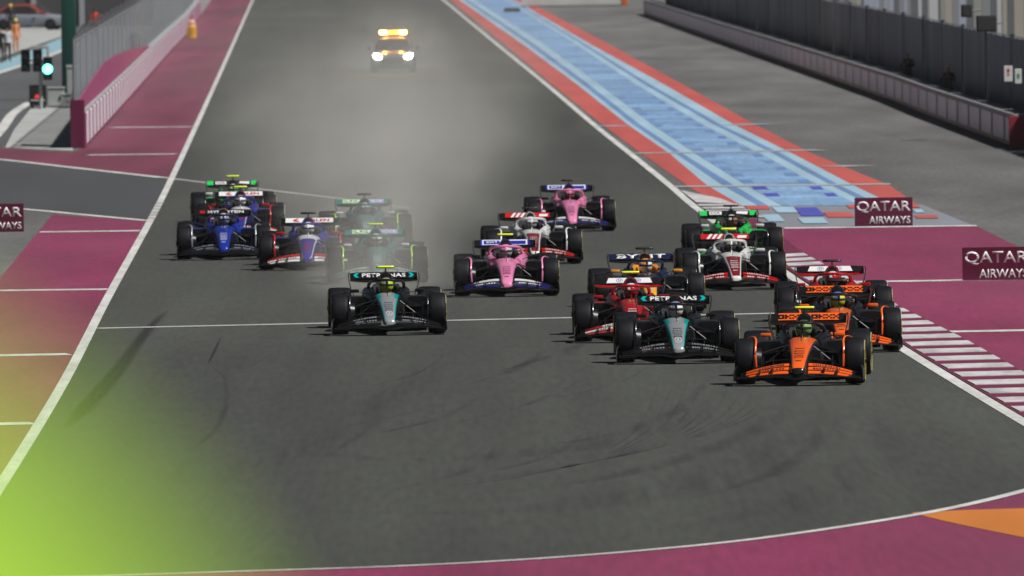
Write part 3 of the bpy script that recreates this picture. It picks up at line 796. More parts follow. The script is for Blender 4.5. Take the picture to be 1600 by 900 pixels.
M_hivis = vary(mat('yellow_green_hivis', (.38, .66, .022), .8), 12, .93, 1.05); M_orange_cloth = mat('orange_overalls', (.62, .22, .08), .8)
M_yellow_hat = mat('yellow_helmet', (.75, .70, .03), .4)
M_tan = mat('tan_cap', (.50, .47, .42), .7)
def person(loc, rz, top, trousers, lab, hair=None, body=None, cap=None, group=None):
    o = link('person', body or BODY, [top, trousers, M_skin, hair or M_hair, M_shoe], None, loc, (0, 0, rz)); tag(o, lab, 'person', group)
    for sx in (-1, 1):
        link('eye', MB().lathe_z([(.001, -.011), (.011, 0), (.001, .011)], 8, c=(sx*.033, -.094, 1.635)).mesh('eye', True), M_black, o)
    link('mouth', MB().box(-.026, .026, -.098, -.085, 1.572, 1.580, bev=.003).mesh('mouth'), mat('lips', (.30, .12, .10), .5), o)
    if cap:
        mb_ = MB().lathe_z([(.098, 1.665), (.100, 1.70), (.085, 1.755), (.05, 1.785), (.005, 1.795)], 16, c=(0, -.01, 0))
        mb_.prism([(-.08, -.09), (.08, -.09), (.06, -.175), (-.06, -.175)], 'z', 1.668, 1.682)
        link('cap', mb_.mesh('cap', True), cap, o)
    return o
person(G(12, 97), R(10), M_white_cloth, M_dark_cloth, 'person in white shirt and dark trousers standing by the pit lane, upper left')
person(G(1, 99), R(-20), M_dark_cloth, M_dark_cloth, 'person in dark clothes at the very left edge beside white shirt')
person(G(25, 82), R(30), M_orange_cloth, M_orange_cloth, 'person in pale orange overalls with yellow helmet by the pit lane', cap=M_yellow_hat)
person(G(17, 52), R(0), M_dark_cloth, M_dark_cloth, 'far person in dark clothes with yellow helmet, top left corner', cap=M_yellow_hat)
pp = G(1388, 154) + Vector((1.0, 0, 0)); person((pp.x-.25, pp.y, 0), R(-20), M_dark_cloth, M_dark_cloth, 'dark figure leaning behind the right barrier, further from camera', body=BODY_UP)
pp = G(1453, 181) + Vector((.95, 0, 0)); person((pp.x-.3, pp.y, 0), R(-20), M_dark_cloth, M_dark_cloth, 'dark figure with pale cap behind the right barrier, nearer to camera', body=BODY_UP, cap=M_tan)
pp = G(236, 115); person((pp.x-.75, pp.y, .35), R(20), M_dark_cloth, M_dark_cloth, 'dark figure peering over the pit wall at upper left')
pp = G(262, 92); 
pp = AT(148, 22, G(150, 60).y); person((pp.x, pp.y, .0), R(20), mat('red_shirt', (.5, .05, .02), .8), M_dark_cloth, 'person in red and dark clothes behind the debris fence', cap=M_black)

# raised platform under the camera and two people in hi-vis just in front of the lens (far out of focus)
plat = empty('viewing_platform', (0, 2.2, 0)); tag(plat, 'raised steel viewing platform below the camera, out of the picture', 'platform')
DK = 5.926
link('deck', MB().box(-3, 3, -3.6, 3.4, DK-.09, DK-.002, bev=.01).mesh('deck'), M_steel, plat)
for sx in (-2.8, 2.8):
    for sy in (-3.3, 3.1): link('leg', MB().tube([(sx, sy, 0), (sx, sy, DK-.091)], .06, 8).mesh('leg', True), M_steel, plat)
BL = AT(0, 900, 2.4)     # lower left corner of the picture at 2.4 m
sh = 1.49                # top of the shoulder of the bulky figure
hp = person((BL.x - .202, 2.4, DK), R(180), M_hivis, M_dark_cloth, 'blurred person in yellow-green hi-vis jacket close to camera, lower left corner', body=BODY_BULK, cap=M_hivis, group='out-of-focus people in hi-vis')
BRc = AT(1600, 900, 2.4)
hp2 = person((BRc.x + .284, 2.4, DK), R(180), M_hivis, M_dark_cloth, 'blurred person in yellow-green hi-vis jacket close to camera, lower right corner', body=BODY_BULK, cap=M_hivis, group='out-of-focus people in hi-vis')
#@@PART3@@
# ------------------------------------------------------------------ racing cars
def ring(y, wb, wt, zb, zt, n=16, p=2.6, xc=0):
    """rounded section: half width wb low, wt high"""
    out = []
    for k in range(n):
        a = 2*math.pi*(k+.5)/n
        c, s = math.cos(a), math.sin(a)
        X = math.copysign(abs(c)**(2/p), c); Z = math.copysign(abs(s)**(2/p), s)
        t = (Z+1)/2; ww = wb + (wt-wb)*t
        out.append(Vector((xc + X*ww, y, zb + (zt-zb)*t)))
    return out
CM = {}
def build_car_meshes():
    # nose cone: slots 0 side, 1 top, 2 shoulder stripe, 3 tip
    N_ = 24
    def nose_slot(i, j, last=0):
        a = (j+1) % N_ * 360/N_
        if 40 < a < 140: return 1
        if 20 < a <= 40 or 140 <= a < 160: return 2
        return 0
    secs = [(-1.10, .070, .060, .165, .225), (-1.06, .105, .095, .155, .262), (-.96, .118, .110, .155, .315), (-.70, .130, .124, .175, .385), (-.30, .148, .146, .21, .475), (.05, .168, .172, .24, .55), (.36, .188, .196, .25, .605)]
    rs = [ring(*s, n=N_, p=3.2) for s in secs]
    mb = MB(); mb.loft(rs, mif=lambda i, j: 3 if i < 1 else nose_slot(i, j), capm=3); CM['nose_cone'] = mb.mesh('nose_cone', True, 4, 50)
    def slim_slot(i, j):
        a = (j+1) % N_ * 360/N_
        if 55 <= a <= 125: return 1
        return 2 if 40 < a < 55 or 125 < a < 140 else 0
    mb = MB(); mb.loft(rs, mif=lambda i, j: 3 if i < 1 else slim_slot(i, j), capm=3); CM['slim_nose'] = mb.mesh('nose_cone', True, 4, 50)
    secs = [(.362, .188, .196, .25, .605), (.70, .215, .215, .24, .645), (1.02, .25, .235, .22, .668), (1.20, .30, .27, .2, .655), (1.215, .31, .29, .2, .56), (2.0, .37, .34, .15, .56), (2.3, .38, .30, .15, .60)]
    rs = [ring(*s, n=N_, p=3.2) for s in secs]
    mb = MB(); mb.loft(rs, mif=lambda i, j: 3 if i >= 4 and nose_slot(i, j) else (nose_slot(i, j) if i < 3 else 3)); CM['chassis'] = mb.mesh('chassis', True, 4, 50)
    def slim_ch(i, j):
        a = (j+1) % N_ * 360/N_
        if i >= 3: return 3
        if 60 < a < 120: return 1
        return 2 if 30 < a <= 60 or 120 <= a < 150 else 0
    mb = MB(); mb.loft(rs, mif=slim_ch); CM['slim_chassis'] = mb.mesh('chassis', True, 4, 50)
    # cockpit sides: rims left and right of the opening, slot 0
    for s, nm in ((-1, 'l'), (1, 'r')):
        mb = MB(); rings = []
        for (y, x0, x1, z0, z1) in [(1.16, .17, .29, .5, .665), (1.4, .225, .36, .45, .69), (1.8, .245, .40, .42, .715), (2.1, .20, .42, .4, .74), (2.35, .12, .38, .4, .72)]:
            r_ = [(x0, z0), (x0, z1-.02), (x0+.02, z1), (x1-.05, z1-.005), (x1, z1-.06), (x1+.01, z0)]
            rings.append([Vector((s*x, y, z)) for x, z in r_])
        mb.loft(rings); CM['cockpit_side_'+nm] = mb.mesh('cockpit_side', True, 1, 45)
        mb = MB(); rings = []   # padded headrest
        for (y, x0, x1, z0, z1) in [(1.5, .20, .245, .6, .71), (1.85, .175, .26, .58, .755), (2.08, .10, .24, .55, .79)]:
            r_ = [(x0, z0), (x0, z1-.02), (x0+.02, z1), (x1-.02, z1), (x1, z1-.03), (x1, z0)]
            rings.append([Vector((s*x, y, z)) for x, z in r_])
        mb.loft(rings); CM['headrest_'+nm] = mb.mesh('headrest', True, 1, 45)
    # engine cover
    rs = [ring(2.02, .105, .085, .835, 1.0, 20, 2.4), ring(2.10, .125, .10, .79, 1.005, 20, 2.4), ring(2.22, .20, .125, .56, 1.005, 20, 2.4), ring(2.6, .27, .125, .42, .98, 20, 2.3), ring(3.1, .22, .09, .36, .90, 20, 2.3), ring(3.6, .15, .06, .33, .74, 20, 2.3), ring(4.15, .07, .04, .33, .52, 20, 2.3)]
    mb = MB(); mb.loft(rs, mif=lambda i, j: 1 if i < 1 else 0); CM['engine_cover'] = mb.mesh('engine_cover', True, 2, 50)
    mb = MB(); a = ring(2.017, .085, .066, .852, .985, 20, 2.4); b = ring(2.010, .08, .06, .858, .98, 20, 2.4); mb.loft([a, b]); CM['air_intake'] = mb.mesh('air_intake', True, 1)
    mb = MB(); mb.prism([(2.5, .9), (4.1, .44), (4.1, .50), (3.9, .78), (2.8, 1.0)], 'x', -.008, .008); CM['fin'] = mb.mesh('fin', False, 1)
    # sidepods
    for s, nm in ((-1, 'l'), (1, 'r')):
        rs = []
        for (y, x0, x1, z0, z1) in [(1.45, .36, .74, .40, .585), (1.6, .30, .765, .33, .60), (2.0, .25, .78, .20, .60), (2.5, .2, .74, .14, .55), (3.0, .15, .58, .11, .46), (3.5, .1, .36, .10, .36), (3.8, .06, .22, .1, .28)]:
            rs.append(ring(y, (x1-x0)/2*.92, (x1-x0)/2, z0, z1, 16, 3.4, s*(x0+x1)/2))
        mb = MB(); mb.loft(rs, mif=lambda i, j: 1 if i == 0 and j > 8 else 0, capm=1); CM['sidepod_'+nm] = mb.mesh('sidepod', True, 2, 50)
    # floor with leading fences
    mb = MB(); mb.prism([(-.30, 1.05), (.30, 1.05), (.74, 1.5), (.78, 3.0), (.55, 3.25), (.5, 3.9), (-.5, 3.9), (-.55, 3.25), (-.78, 3.0), (-.74, 1.5)], 'z', .045, .075)
    CM['floor'] = mb.mesh('floor')
    mb = MB().prism([(1.0, .078), (1.55, .078), (1.55, .36), (1.25, .34)], 'x', -.006, .006); CM['floor_fence'] = mb.mesh('floor_fence')
    # front wing main plane
    def wingplane(stations, th=.014):
        mb = MB(); rings = []
        for (x, y0, z0, y1, z1, cam) in stations:
            top, bot = [], []
            for k in range(6):
                t = k/5; y = y0+(y1-y0)*t; z = z0+(z1-z0)*t - cam*math.sin(math.pi*t); h = th*(.35+.65*math.sin(math.pi*min(1, t+.25)))
                top.append((x, y, z+h/2)); bot.append((x, y, z-h/2))
            rings.append([Vector(p) for p in top + bot[::-1]])
        mb.loft(rings); return mb
    st = []
    for k in range(-10, 11):
        u = k/10; a = abs(u)
        st.append((u*.965, -1.17+.20*a*a, .088+.038*min(1, (a/.25)**2) - .03*max(0, a-.6)/.4 , -.86+.10*a, .135+.02*a - .045*max(0, a-.6)/.4, .012))
    CM['front_wing'] = wingplane(st, .02).mesh('front_wing', True, 1, 40)
    for e in range(3):
        for s, nm in ((-1, 'l'), (1, 'r')):
            st = []
            for k in range(0, 9):
                t = k/8; x = .15 + .765*t
                rise = math.sin(math.pi*min(1, .12+t*.9))*.012
                y0 = -1.02 + .13*e + .19*t*t; zin = .165 + .054*e; zout = .088 + .024*e
                z0 = zin + (zout-zin)*t**1.5 + rise
                st.append((s*x, y0, z0, y0+.12, z0 + .036 - .020*t, .006))
            wp = wingplane(st, .008); nf = len(wp.f)
            wp.m = [1 if min(abs(wp.v[i].x) for i in f) < .48 else (2 if min(abs(wp.v[i].x) for i in f) > .74 else 0) for f in wp.f]; CM['flap%d_%s' % (e, nm)] = wp.mesh('flap', True, 3, 40)
    for s, nm in ((-1, 'l'), (1, 'r')):
        mb = MB(); rings = []
        for (z, x, ya, yb) in [(.055, .985, -.98, -.35), (.12, .992, -1.0, -.33), (.22, .985, -.93, -.32), (.275, .955, -.72, -.34)]:
            rings.append([Vector((s*x, ya, z)), Vector((s*(x+.012), ya, z)), Vector((s*(x+.020), yb, z)), Vector((s*(x-.0), yb, z))])
        mb.loft(rings); CM['endplate_'+nm] = mb.mesh('endplate', False, 1)
        mb = MB().box(s*.60-.006, s*.60+.006, -1.0, -.72, .16, .235).box(s*.40-.005, s*.40+.005, -1.0, -.75, .18, .27); CM['strake_'+nm] = mb.mesh('strake')
    rr2 = random.Random(5)
    for s, nm in ((-1, 'l'), (1, 'r')):
        mb = MB()
        for e in (1, 2):
            t = .10
            while t < .62:
                dt = rr2.uniform(.018, .045)
                q_ = []
                for (tt, vv) in ((t, .12), (t+dt, .12), (t+dt, .78), (t, .78)):
                    x = .15 + .765*tt; y0 = -1.02 + .13*e + .19*tt*tt; zin = .165 + .054*e; zout = .088 + .024*e
                    z0 = zin + (zout-zin)*tt**1.5 + math.sin(math.pi*min(1, .12+tt*.9))*.012
                    q_.append((s*x, y0 + .12*vv, z0 + (.036 - .020*tt)*vv - .006*math.sin(math.pi*vv) + .0065))
                mb.add(q_, [(0, 1, 2, 3)]); t += dt + rr2.uniform(.012, .03)
        CM['wing_print_'+nm] = mb.mesh('wing_print')
    # rear wing
    st = []
    for k in range(-8, 9):
        u = k/8; a = abs(u); st.append((u*.60, 3.86, .775 + .03*a**4, 4.10, .825 + .02*a**4, .03))
    CM['rear_wing'] = wingplane(st, .016).mesh('rear_wing', True, 1, 40)
    mb = MB(); rings = []
    for k in range(-10, 11):
        u = k/10; x = u*.60; dz = -.012*abs(u)**6
        rings.append([Vector((x, 4.05, .832+dz)), Vector((x, 4.22, .936+dz)), Vector((x, 4.232, .93+dz)), Vector((x, 4.062, .820+dz))])
    mb.loft(rings, mif=lambda i, j: 1 if (i < 2 or i > 17) else 0); CM['rear_flap'] = mb.mesh('rear_flap', False, 2)
    for s, nm in ((-1, 'l'), (1, 'r')):
        mb = MB(); rings = []
        for (z, x, ya, yb) in [(.28, .44, 3.75, 4.05), (.40, .47, 3.72, 4.15), (.54, .535, 3.72, 4.25), (.66, .585, 3.75, 4.30), (.78, .612, 3.80, 4.32), (.88, .622, 3.86, 4.32), (.925, .612, 3.95, 4.30), (.94, .600, 4.05, 4.28)]:
            rings.append([Vector((s*x, ya, z)), Vector((s*(x+.014), ya, z)), Vector((s*(x+.014), yb, z)), Vector((s*x, yb, z))])
        mb.loft(rings); CM['rear_endplate_'+nm] = mb.mesh('rear_endplate', True, 1, 40)
    CM['wing_pylon'] = MB().prism([(4.0, .33), (4.1, .33), (4.05, .79), (3.95, .79)], 'x', -.012, .012).mesh('wing_pylon')
    st = [(u*.47/4, 3.85, .42, 4.05, .47, .02) for u in range(-4, 5)]
    CM['beam_wing'] = wingplane(st, .014).mesh('beam_wing', True, 1, 40)
    # wheels
    def tyre(wd, nm):
        h = wd/2
        prof = [(-h+.015, .235), (-h, .262), (-h-.004, .30), (-h+.006, .333), (-h+.028, .350), (-h+.07, .3585), (0, .361), (h-.07, .3585), (h-.028, .350), (h-.006, .333), (h+.004, .30), (h, .262), (h-.015, .235)]
        mb = MB(); mb.lathe_x(prof, 44, close=False)
        CM['tyre_'+nm] = mb.mesh('tyre', True, 1, 60)
        for s, sn in ((-1, 'l'), (1, 'r')):
            mb = MB(); mb.lathe_x([(s*(h-.012), .236), (s*(h-.03), .225), (s*(h-.012), .20), (s*(h+.004), .12), (s*(h+.0), .05), (s*(h+.02), .045), (s*(h+.022), .01)], 32)
            CM['rim_%s_%s' % (nm, sn)] = mb.mesh('rim', True, 1, 40)
            mb = MB(); mb.lathe_x([(s*(h+.0055), .312), (s*(h+.0075), .310), (s*(h+.0075), .292), (s*(h+.0045), .290)], 36, close=False)
            CM['stripe_%s_%s' % (nm, sn)] = mb.mesh('sidewall_stripe', True, 1, 40)
            mb = MB()
            def sp_(x, r_, a): return Vector((s*x, r_*math.cos(a), r_*math.sin(a)))
            for a0 in (20, 110, 200, 290):
                for q in range(6):
                    a1, a2 = R(a0+q*6.5), R(a0+q*6.5+4.6)
                    mb.add([sp_(h-.003, .339, a1), sp_(h-.003, .339, a2), sp_(h+.004, .322, a2), sp_(h+.004, .322, a1)], [(0, 1, 2, 3)])
            CM['letters_%s_%s' % (nm, sn)] = mb.mesh('sidewall_lettering_glint')  # white lettering dashes set on the shoulder; their colour gives the edge glints
            mb = MB(); mb.lathe_x([(-s*(h-.02), .234), (-s*(h-.03), .22), (-s*(h+.10), .19), (-s*(h+.11), .02)], 28)
            CM['duct_%s_%s' % (nm, sn)] = mb.mesh('brake_duct', True, 1, 40)
    tyre(.305, 'f'); tyre(.405, 'b')
    # winglet following the inner shoulder of the front tyre
    for s, nm in ((-1, 'l'), (1, 'r')):
        path = []
        for k in range(15):
            a = R(-12 + 9.5*k); rr = .378; t_ = max(0, (k-7)/7)
            path.append((s*(.672 + .012*math.sin(k*.4) + .17*t_**1.6), -math.cos(a)*rr, .36+math.sin(a)*rr))
        mb = MB().tube(path, .017, 8, flat=.7); CM['winglet_'+nm] = mb.mesh('wheel_winglet', True, 1, 50)
        # front and rear suspension
        mb = MB()
        for a, b_ in [((.17, -.12, .50), (.62, .0, .44)), ((.20, .50, .56), (.62, .03, .45)), ((.17, -.05, .28), (.62, 0, .22)), ((.22, .55, .27), (.62, .03, .21)), ((.21, .15, .55), (.60, .02, .24)), ((.18, -.16, .36), (.62, -.1, .32))]:
            mb.tube([(s*a[0], a[1], a[2]), (s*b_[0], b_[1], b_[2])], .022, 6, flat=.45)
        CM['front_arms_'+nm] = mb.mesh('front_suspension', True, 1)
        mb = MB()
        for a, b_ in [((.15, 3.3, .42), (.58, 3.58, .46)), ((.12, 3.85, .42), (.58, 3.62, .46)), ((.15, 3.2, .22), (.58, 3.58, .2)), ((.1, 3.9, .22), (.58, 3.62, .2)), ((.08, 3.6, .32), (.58, 3.6, .36))]:
            mb.tube([(s*a[0], a[1], a[2]), (s*b_[0], b_[1], b_[2])], .024, 6, flat=.5)
        CM['rear_arms_'+nm] = mb.mesh('rear_suspension', True, 1)
        mb = MB(); x = s*.575
        mb.box(min(x-.085, x+.085), max(x-.085, x+.085), 1.20, 1.27, .665, .725, bev=.018)
        CM['mirror_'+nm] = mb.mesh('mirror', True, 1)
        mb = MB().tube([(s*.30, 1.32, .63), (s*.42, 1.27, .665), (s*.50, 1.25, .68)], .012, 6, flat=.6)
        CM['mirror_stalk_'+nm] = mb.mesh('mirror_stalk', True, 1)
    # halo
    arc = []
    for k in range(-12, 13):
        t = k/12; a = abs(t)
        x = math.copysign(.315*math.sin(min(1, a**.75)*math.pi/2)**.9 if a else 0, t)
        y = 1.08 + .95*a**2.0; z = .885 - .012*a - .155*a**3.2
        arc.append((x, y, z))
    mb = MB().tube(arc, .030, 10, flat=.85)
    mb2 = MB().tube([(0, 1.085, .88), (0, 1.0, .80), (0, .93, .655)], [.026, .017, .020], 10)
    CM['halo'] = mb.mesh('halo', True, 1); CM['halo_pillar'] = mb2.mesh('halo_pillar', True, 1)
    # camera pod
    mb = MB(); mb.loft([[Vector((x, 2.26 + r*1.6*math.cos(2*math.pi*k/10), 1.082 + r*math.sin(2*math.pi*k/10))) for k in range(10)] for x, r in [(-.165, .010), (-.15, .022), (-.09, .024), (.09, .024), (.15, .022), (.165, .010)]],
                       mif=lambda i, j: 1 if i in (0, 4) else 0)
    CM['camera_pod'] = mb.mesh('camera_pod', True, 2, 50)
    CM['pod_stalk'] = MB().prism([(2.2, .99), (2.36, .99), (2.31, 1.068), (2.23, 1.068)], 'x', -.012, .012).mesh('pod_stalk')
    CM['antenna'] = MB().tube([(0, .46, .60), (0, .43, .76)], .005, 6).mesh('antenna')
    CM['steering_wheel'] = MB().box(-.14, .14, 1.33, 1.36, .53, .65, bev=.02).mesh('steering_wheel')
    # decals on the nose: thin dashes
    mb = MB()
    import random as rr; rr.seed(3)
    for (y, wd) in [(-.82, .045), (-.62, .07), (-.52, .06), (-.40, .075), (-.26, .08), (-.10, .07)]:
        secz = lambda yy: interp([(-1.06, .262), (-.96, .315), (-.70, .385), (-.30, .475), (.05, .55), (.36, .605)], yy) + .003
        x0 = -wd
        while x0 < wd-.01:
            w_ = rr.uniform(.012, .035)
            x1 = min(x0+w_, wd); y1 = y+.05
            mb.add([(x0, y, secz(y)), (x1, y, secz(y)), (x1, y1, secz(y1)), (x0, y1, secz(y1)), ], [(0, 1, 2, 3)]); x0 = x1 + .008
    CM['nose_print'] = mb.mesh('nose_print')
    # numeral-free round emblem for the nose tip
    mb = MB()
    def np_(x, y): return Vector((x, y, interp([(-1.06, .262), (-.96, .315), (-.70, .385), (-.30, .475)], y) + .004))
    ro, ri, cy = .055, .045, -.80; n = 24; ys_ = 2.6
    for k in range(n):
        a, b_ = 2*math.pi*k/n, 2*math.pi*(k+1)/n
        mb.add([np_(ro*math.cos(a), cy+ys_*ro*math.sin(a)), np_(ro*math.cos(b_), cy+ys_*ro*math.sin(b_)), np_(ri*math.cos(b_), cy+ys_*ri*math.sin(b_)), np_(ri*math.cos(a), cy+ys_*ri*math.sin(a))], [(0, 1, 2, 3)])
    for q in (90, 210, 330):
        a = R(q); d = Vector((math.cos(a), math.sin(a))); e = Vector((-d.y, d.x))*.010
        mb.add([np_(e.x, cy+ys_*e.y), np_(d.x*ri, cy+ys_*d.y*ri), np_(-e.x, cy-ys_*e.y)], [(0, 1, 2)])
    CM['star'] = mb.mesh('emblem')
    mb = MB(); vs = [np_(.075*math.cos(2*math.pi*k/20), -.38+.10*math.sin(2*math.pi*k/20)) for k in range(20)]; mb.add(vs, [list(range(20))]); CM['oval'] = mb.mesh('emblem')
    # driver
    V = [((0, 1.98, .36), .16), ((0, 2.0, .56), .15), ((0, 1.95, .64), .07), ((0, 1.88, .73), .08)]
    E = [(0, 1), (1, 2), (2, 3)]
    for s in (-1, 1):
        b_ = len(V); V += [((s*.19, 1.93, .58), .075), ((s*.21, 1.68, .48), .055), ((s*.14, 1.40, .57), .042), ((s*.13, 1.36, .60), .038)]
        E += [(1, b_), (b_, b_+1), (b_+1, b_+2), (b_+2, b_+3)]
        for q in range(4):
            V.append(((s*(.135 - .004*q), 1.345-.004*q, .565+.018*q), .011)); V.append(((s*.11, 1.335, .562+.018*q), .010)); E += [(b_+3, len(V)-2), (len(V)-2, len(V)-1)]
        V.append(((s*.11, 1.365, .63), .012)); E.append((b_+3, len(V)-1))
    me = bpy.data.meshes.new('driver'); me.from_pydata([v[0] for v in V], E, [])
    o = bpy.data.objects.new('driver', me); COL.objects.link(o); o.modifiers.new('s', 'SKIN')
    for i, v in enumerate(V):
        me.skin_vertices[0].data[i].radius = (v[1], v[1]); me.skin_vertices[0].data[i].use_root = (i == 0)
    sb = o.modifiers.new('u', 'SUBSURF'); sb.levels = 1; sb.render_levels = 1
    dg = bpy.context.evaluated_depsgraph_get(); out = bpy.data.meshes.new_from_object(o.evaluated_get(dg)); bpy.data.objects.remove(o); bpy.data.meshes.remove(me)
    out.materials.clear(); out.materials.append(None); out.name = 'driver_body'
    out.polygons.foreach_set('use_smooth', [True]*len(out.polygons)); CM['driver'] = out
    # helmet: slots 0 shell, 1 second colour
    def hp_(u, v, k=1.0):     # u around, v from bottom to top
        r_ = math.sin(v)**.85; x = .128*r_*math.cos(u); y = .155*r_*math.sin(u); z = -.135*math.cos(v)
        if z < -.05: y *= .95
        return Vector((x*k, 1.80 + y*k, .775 + z*k))
    mb = MB(); n, mrow = 24, 12
    rows = [[hp_(2*math.pi*j/n, math.pi*(.10+.898*i/(mrow-1)*1.0)) for j in range(n)] for i in range(mrow)]
    mb.loft(rows, mif=lambda i, j: 1 if i >= 8 or (i in (5, 6, 7) and (j % 8 in (0, 1))) else 0); CM['helmet'] = mb.mesh('helmet', True, 2, 70)
    mb = MB(); vis = [[hp_(R(270-72+144*j/14), R(v), 1.02) for j in range(15)] for v in (85, 89, 93, 97, 100)]
    mb.loft(vis, closed=False, cap=False); CM['visor'] = mb.mesh('visor', True, 1, 70)
build_car_meshes()

CARB = vary(mat('carbon_black', (.007, .007, .008), .3, coat=.4), 6, .8, 1.3)
TYRE = vary(mat('tyre_rubber', (.0055, .006, .0085), .6, spec=.16), 3, .85, 1.15)
RIM = mat('dark_wheel_cover', (.03, .03, .032), .35, .5)
PAD = mat('cockpit_padding', (.012, .012, .014), .7)
def P_(name, c, rough=.28): return mat('paint_' + name, c, rough, coat=.6)
ORANGE = P_('orange', (.86, .125, .012)); TEAL = P_('teal', (.0, .38, .36)); SILVER = mat('paint_silver', (.34, .36, .38), .35, .35, .3); BLACKP = P_('black', (.008, .008, .009))
RED = P_('red', (.40, .006, .010)); WHITE = P_('white', (.72, .72, .72)); NAVY = P_('navy', (.010, .014, .045)); YEL = P_('yellow', (.80, .42, .02)); AMB = P_('amber', (.82, .30, .03))
PINK = P_('pink', (.74, .23, .42)); BLUE = P_('blue', (.015, .025, .30)); RBLUE = P_('royal', (.010, .028, .30)); GREEN = P_('green', (.02, .55, .10)); BRG = P_('deep_green', (.02, .16, .145)); LIME = P_('lime', (.42, .75, .06))
NAVYB = P_('ink_blue', (.015, .015, .11)); RBBLUE = P_('violet_blue', (.03, .028, .24)); DRED = P_('dark_red', (.20, .008, .014)); LILAC = P_('lilac', (.36, .38, .72)); HAASRED = P_('bright_red', (.48, .012, .012)); MINT = P_('mint_green', (.36, .62, .30)); DGREY = P_('graphite', (.035, .035, .04))
POD_Y = mat('fluorescent_yellow_pod', (.72, .85, .03), .4); POD_K = mat('black_pod', (.012, .012, .012), .4)
ST_Y = mat('yellow_sidewall', (.72, .60, .03), .5); ST_W = mat('white_sidewall', (.6, .6, .6), .5)
VIS = mat('dark_visor', (.02, .02, .03), .08, coat=.6)
SUIT_D = mat('dark_race_suit', (.03, .03, .035), .8)

FLAP_T = Vector((0, .17, .104)).normalized(); FLAP_N = Vector((0, -.104, .17)).normalized(); FLAP_O = Vector((0, 4.135, .884)) + FLAP_N*.003
def on_flap(name, me, m, root, x=0, v=0):
    """place a flat XY mesh on the rear flap, x across, v along the chord"""
    o = link(name, me, m, root)
    Mx = Matrix.Identity(4); o3 = FLAP_O + Vector((x, 0, 0)) + FLAP_T*v
    for i in range(3):
        Mx[i][0] = (1, 0, 0)[i]; Mx[i][1] = FLAP_T[i]; Mx[i][2] = FLAP_N[i]; Mx[i][3] = o3[i]
    o.matrix_local = Mx
    return o
_fq = {}
def flat_quads(key, quads, z=0.0):
    if key in _fq: return _fq[key]
    mb = MB()
    for q in quads: mb.add([(x, y, z) for x, y in q], [list(range(len(q)))])
    me = mesh_of(key, mb.v, mb.f)
    for p in me.polygons:
        pass
    bm = bmesh.new(); bm.from_mesh(me)
    for f in bm.faces:
        if f.normal.z < 0: f.normal_flip()
    bm.to_mesh(me); bm.free()
    _fq[key] = me; return me
def rect(x0, x1, y0, y1): return [(x0, y0), (x1, y0), (x1, y1), (x0, y1)]
HC = .095   # half chord
def deco_mclaren(rw_):
    q = []
    O = ['###', '#.#', '###']; K = ['#.#', '##.', '#.#']; X = ['#.#', '.#.', '#.#']
    for cx in (-.26, .27):
        for gi, gl in enumerate((O, K, X, X)):
            for r_ in range(3):
                for c_ in range(3):
                    if gl[r_][c_] == '#':
                        x = cx + (gi-2)*.115 + c_*.036; y = .055 - r_*.042
                        q.append(rect(x, x+.036, y-.042, y))
    on_flap('lettering', flat_quads('square_lettering', q), BLACKP, rw_)
def deco_merc(rw_):
    on_flap('lettering', text_mesh('PETRONAS', .78, .125, .03, .001), WHITE, rw_)
    for s in (-1, 1):
        on_flap('wing_mark', flat_quads('teal_mark%d' % s, [[(s*.44, -.07), (s*.50, -.07), (s*.54, 0), (s*.50, .07), (s*.44, .07), (s*.48, 0)]]), TEAL, rw_)
def deco_ferrari(rw_):
    on_flap('white_panel', flat_quads('white_panel', [[(-.40, -.075), (.40, -.075), (.36, .085), (-.36, .085)]]), WHITE, rw_)
    ringq = []
    for cx in (-.17, .15):
        n = 20
        for k in range(n):
            a, b_ = 2*math.pi*k/n, 2*math.pi*(k+1)/n
            ringq.append([(cx+.058*math.cos(a), .062*math.sin(a)), (cx+.058*math.cos(b_), .062*math.sin(b_)), (cx+.050*math.cos(b_), .053*math.sin(b_)), (cx+.050*math.cos(a), .053*math.sin(a))])
    for h_ in (0, 1): on_flap('emblem_ring', flat_quads('emblem_ring%d' % h_, ringq[h_*20:h_*20+20], .002), BLUE, rw_)
    for cx in (-.17, .15):
        for q_, (ch_, dx_) in enumerate((('h', -.016), ('p', .016))): on_flap('lettering', text_mesh(ch_, .028, .07, .02, .001, .3), BLUE, rw_, cx+dx_, (.008, -.008)[q_]).location += FLAP_N*.0015
def deco_redbull(rw_):
    on_flap('lettering', text_mesh('BYBIT', .92, .14, .03, .001), WHITE, rw_)
def deco_haas(rw_):
    on_flap('red_panel', flat_quads('red_panel', [rect(-.47, .47, -.09, .09)]), HAASRED, rw_)
    q = [[(x, -.085), (x+.055, -.085), (x+.13, .085), (x+.075, .085)] for x in (-.36, -.26, -.16, -.06)]
    q += [[(.24, -.06), (.42, -.06), (.44, .03), (.26, .03)]]
    for h_, q_ in enumerate(q): on_flap('slanted_bar', flat_quads('slanted_bar%d' % h_, [q_], .002), WHITE, rw_)
def deco_sauber(rw_):
    q = [rect(-.40, -.14, -.06, .065), [(.16, -.02), (.40, -.06), (.42, .06), (.18, .065)]]
    for h_ in (0, 1): on_flap('white_panel', flat_quads('sauber_panel%d' % h_, [q[h_]]), WHITE, rw_)
    on_flap('lettering', text_mesh('KICK', .20, .075, .02, .001), BLACKP, rw_, -.27).location += FLAP_N*.002
    for s in (-1, 1):
        on_flap('green_tip', flat_quads('green_tip%d' % s, [rect(min(s*.45, s*.598), max(s*.45, s*.598), -.092, .092)]), GREEN, rw_)
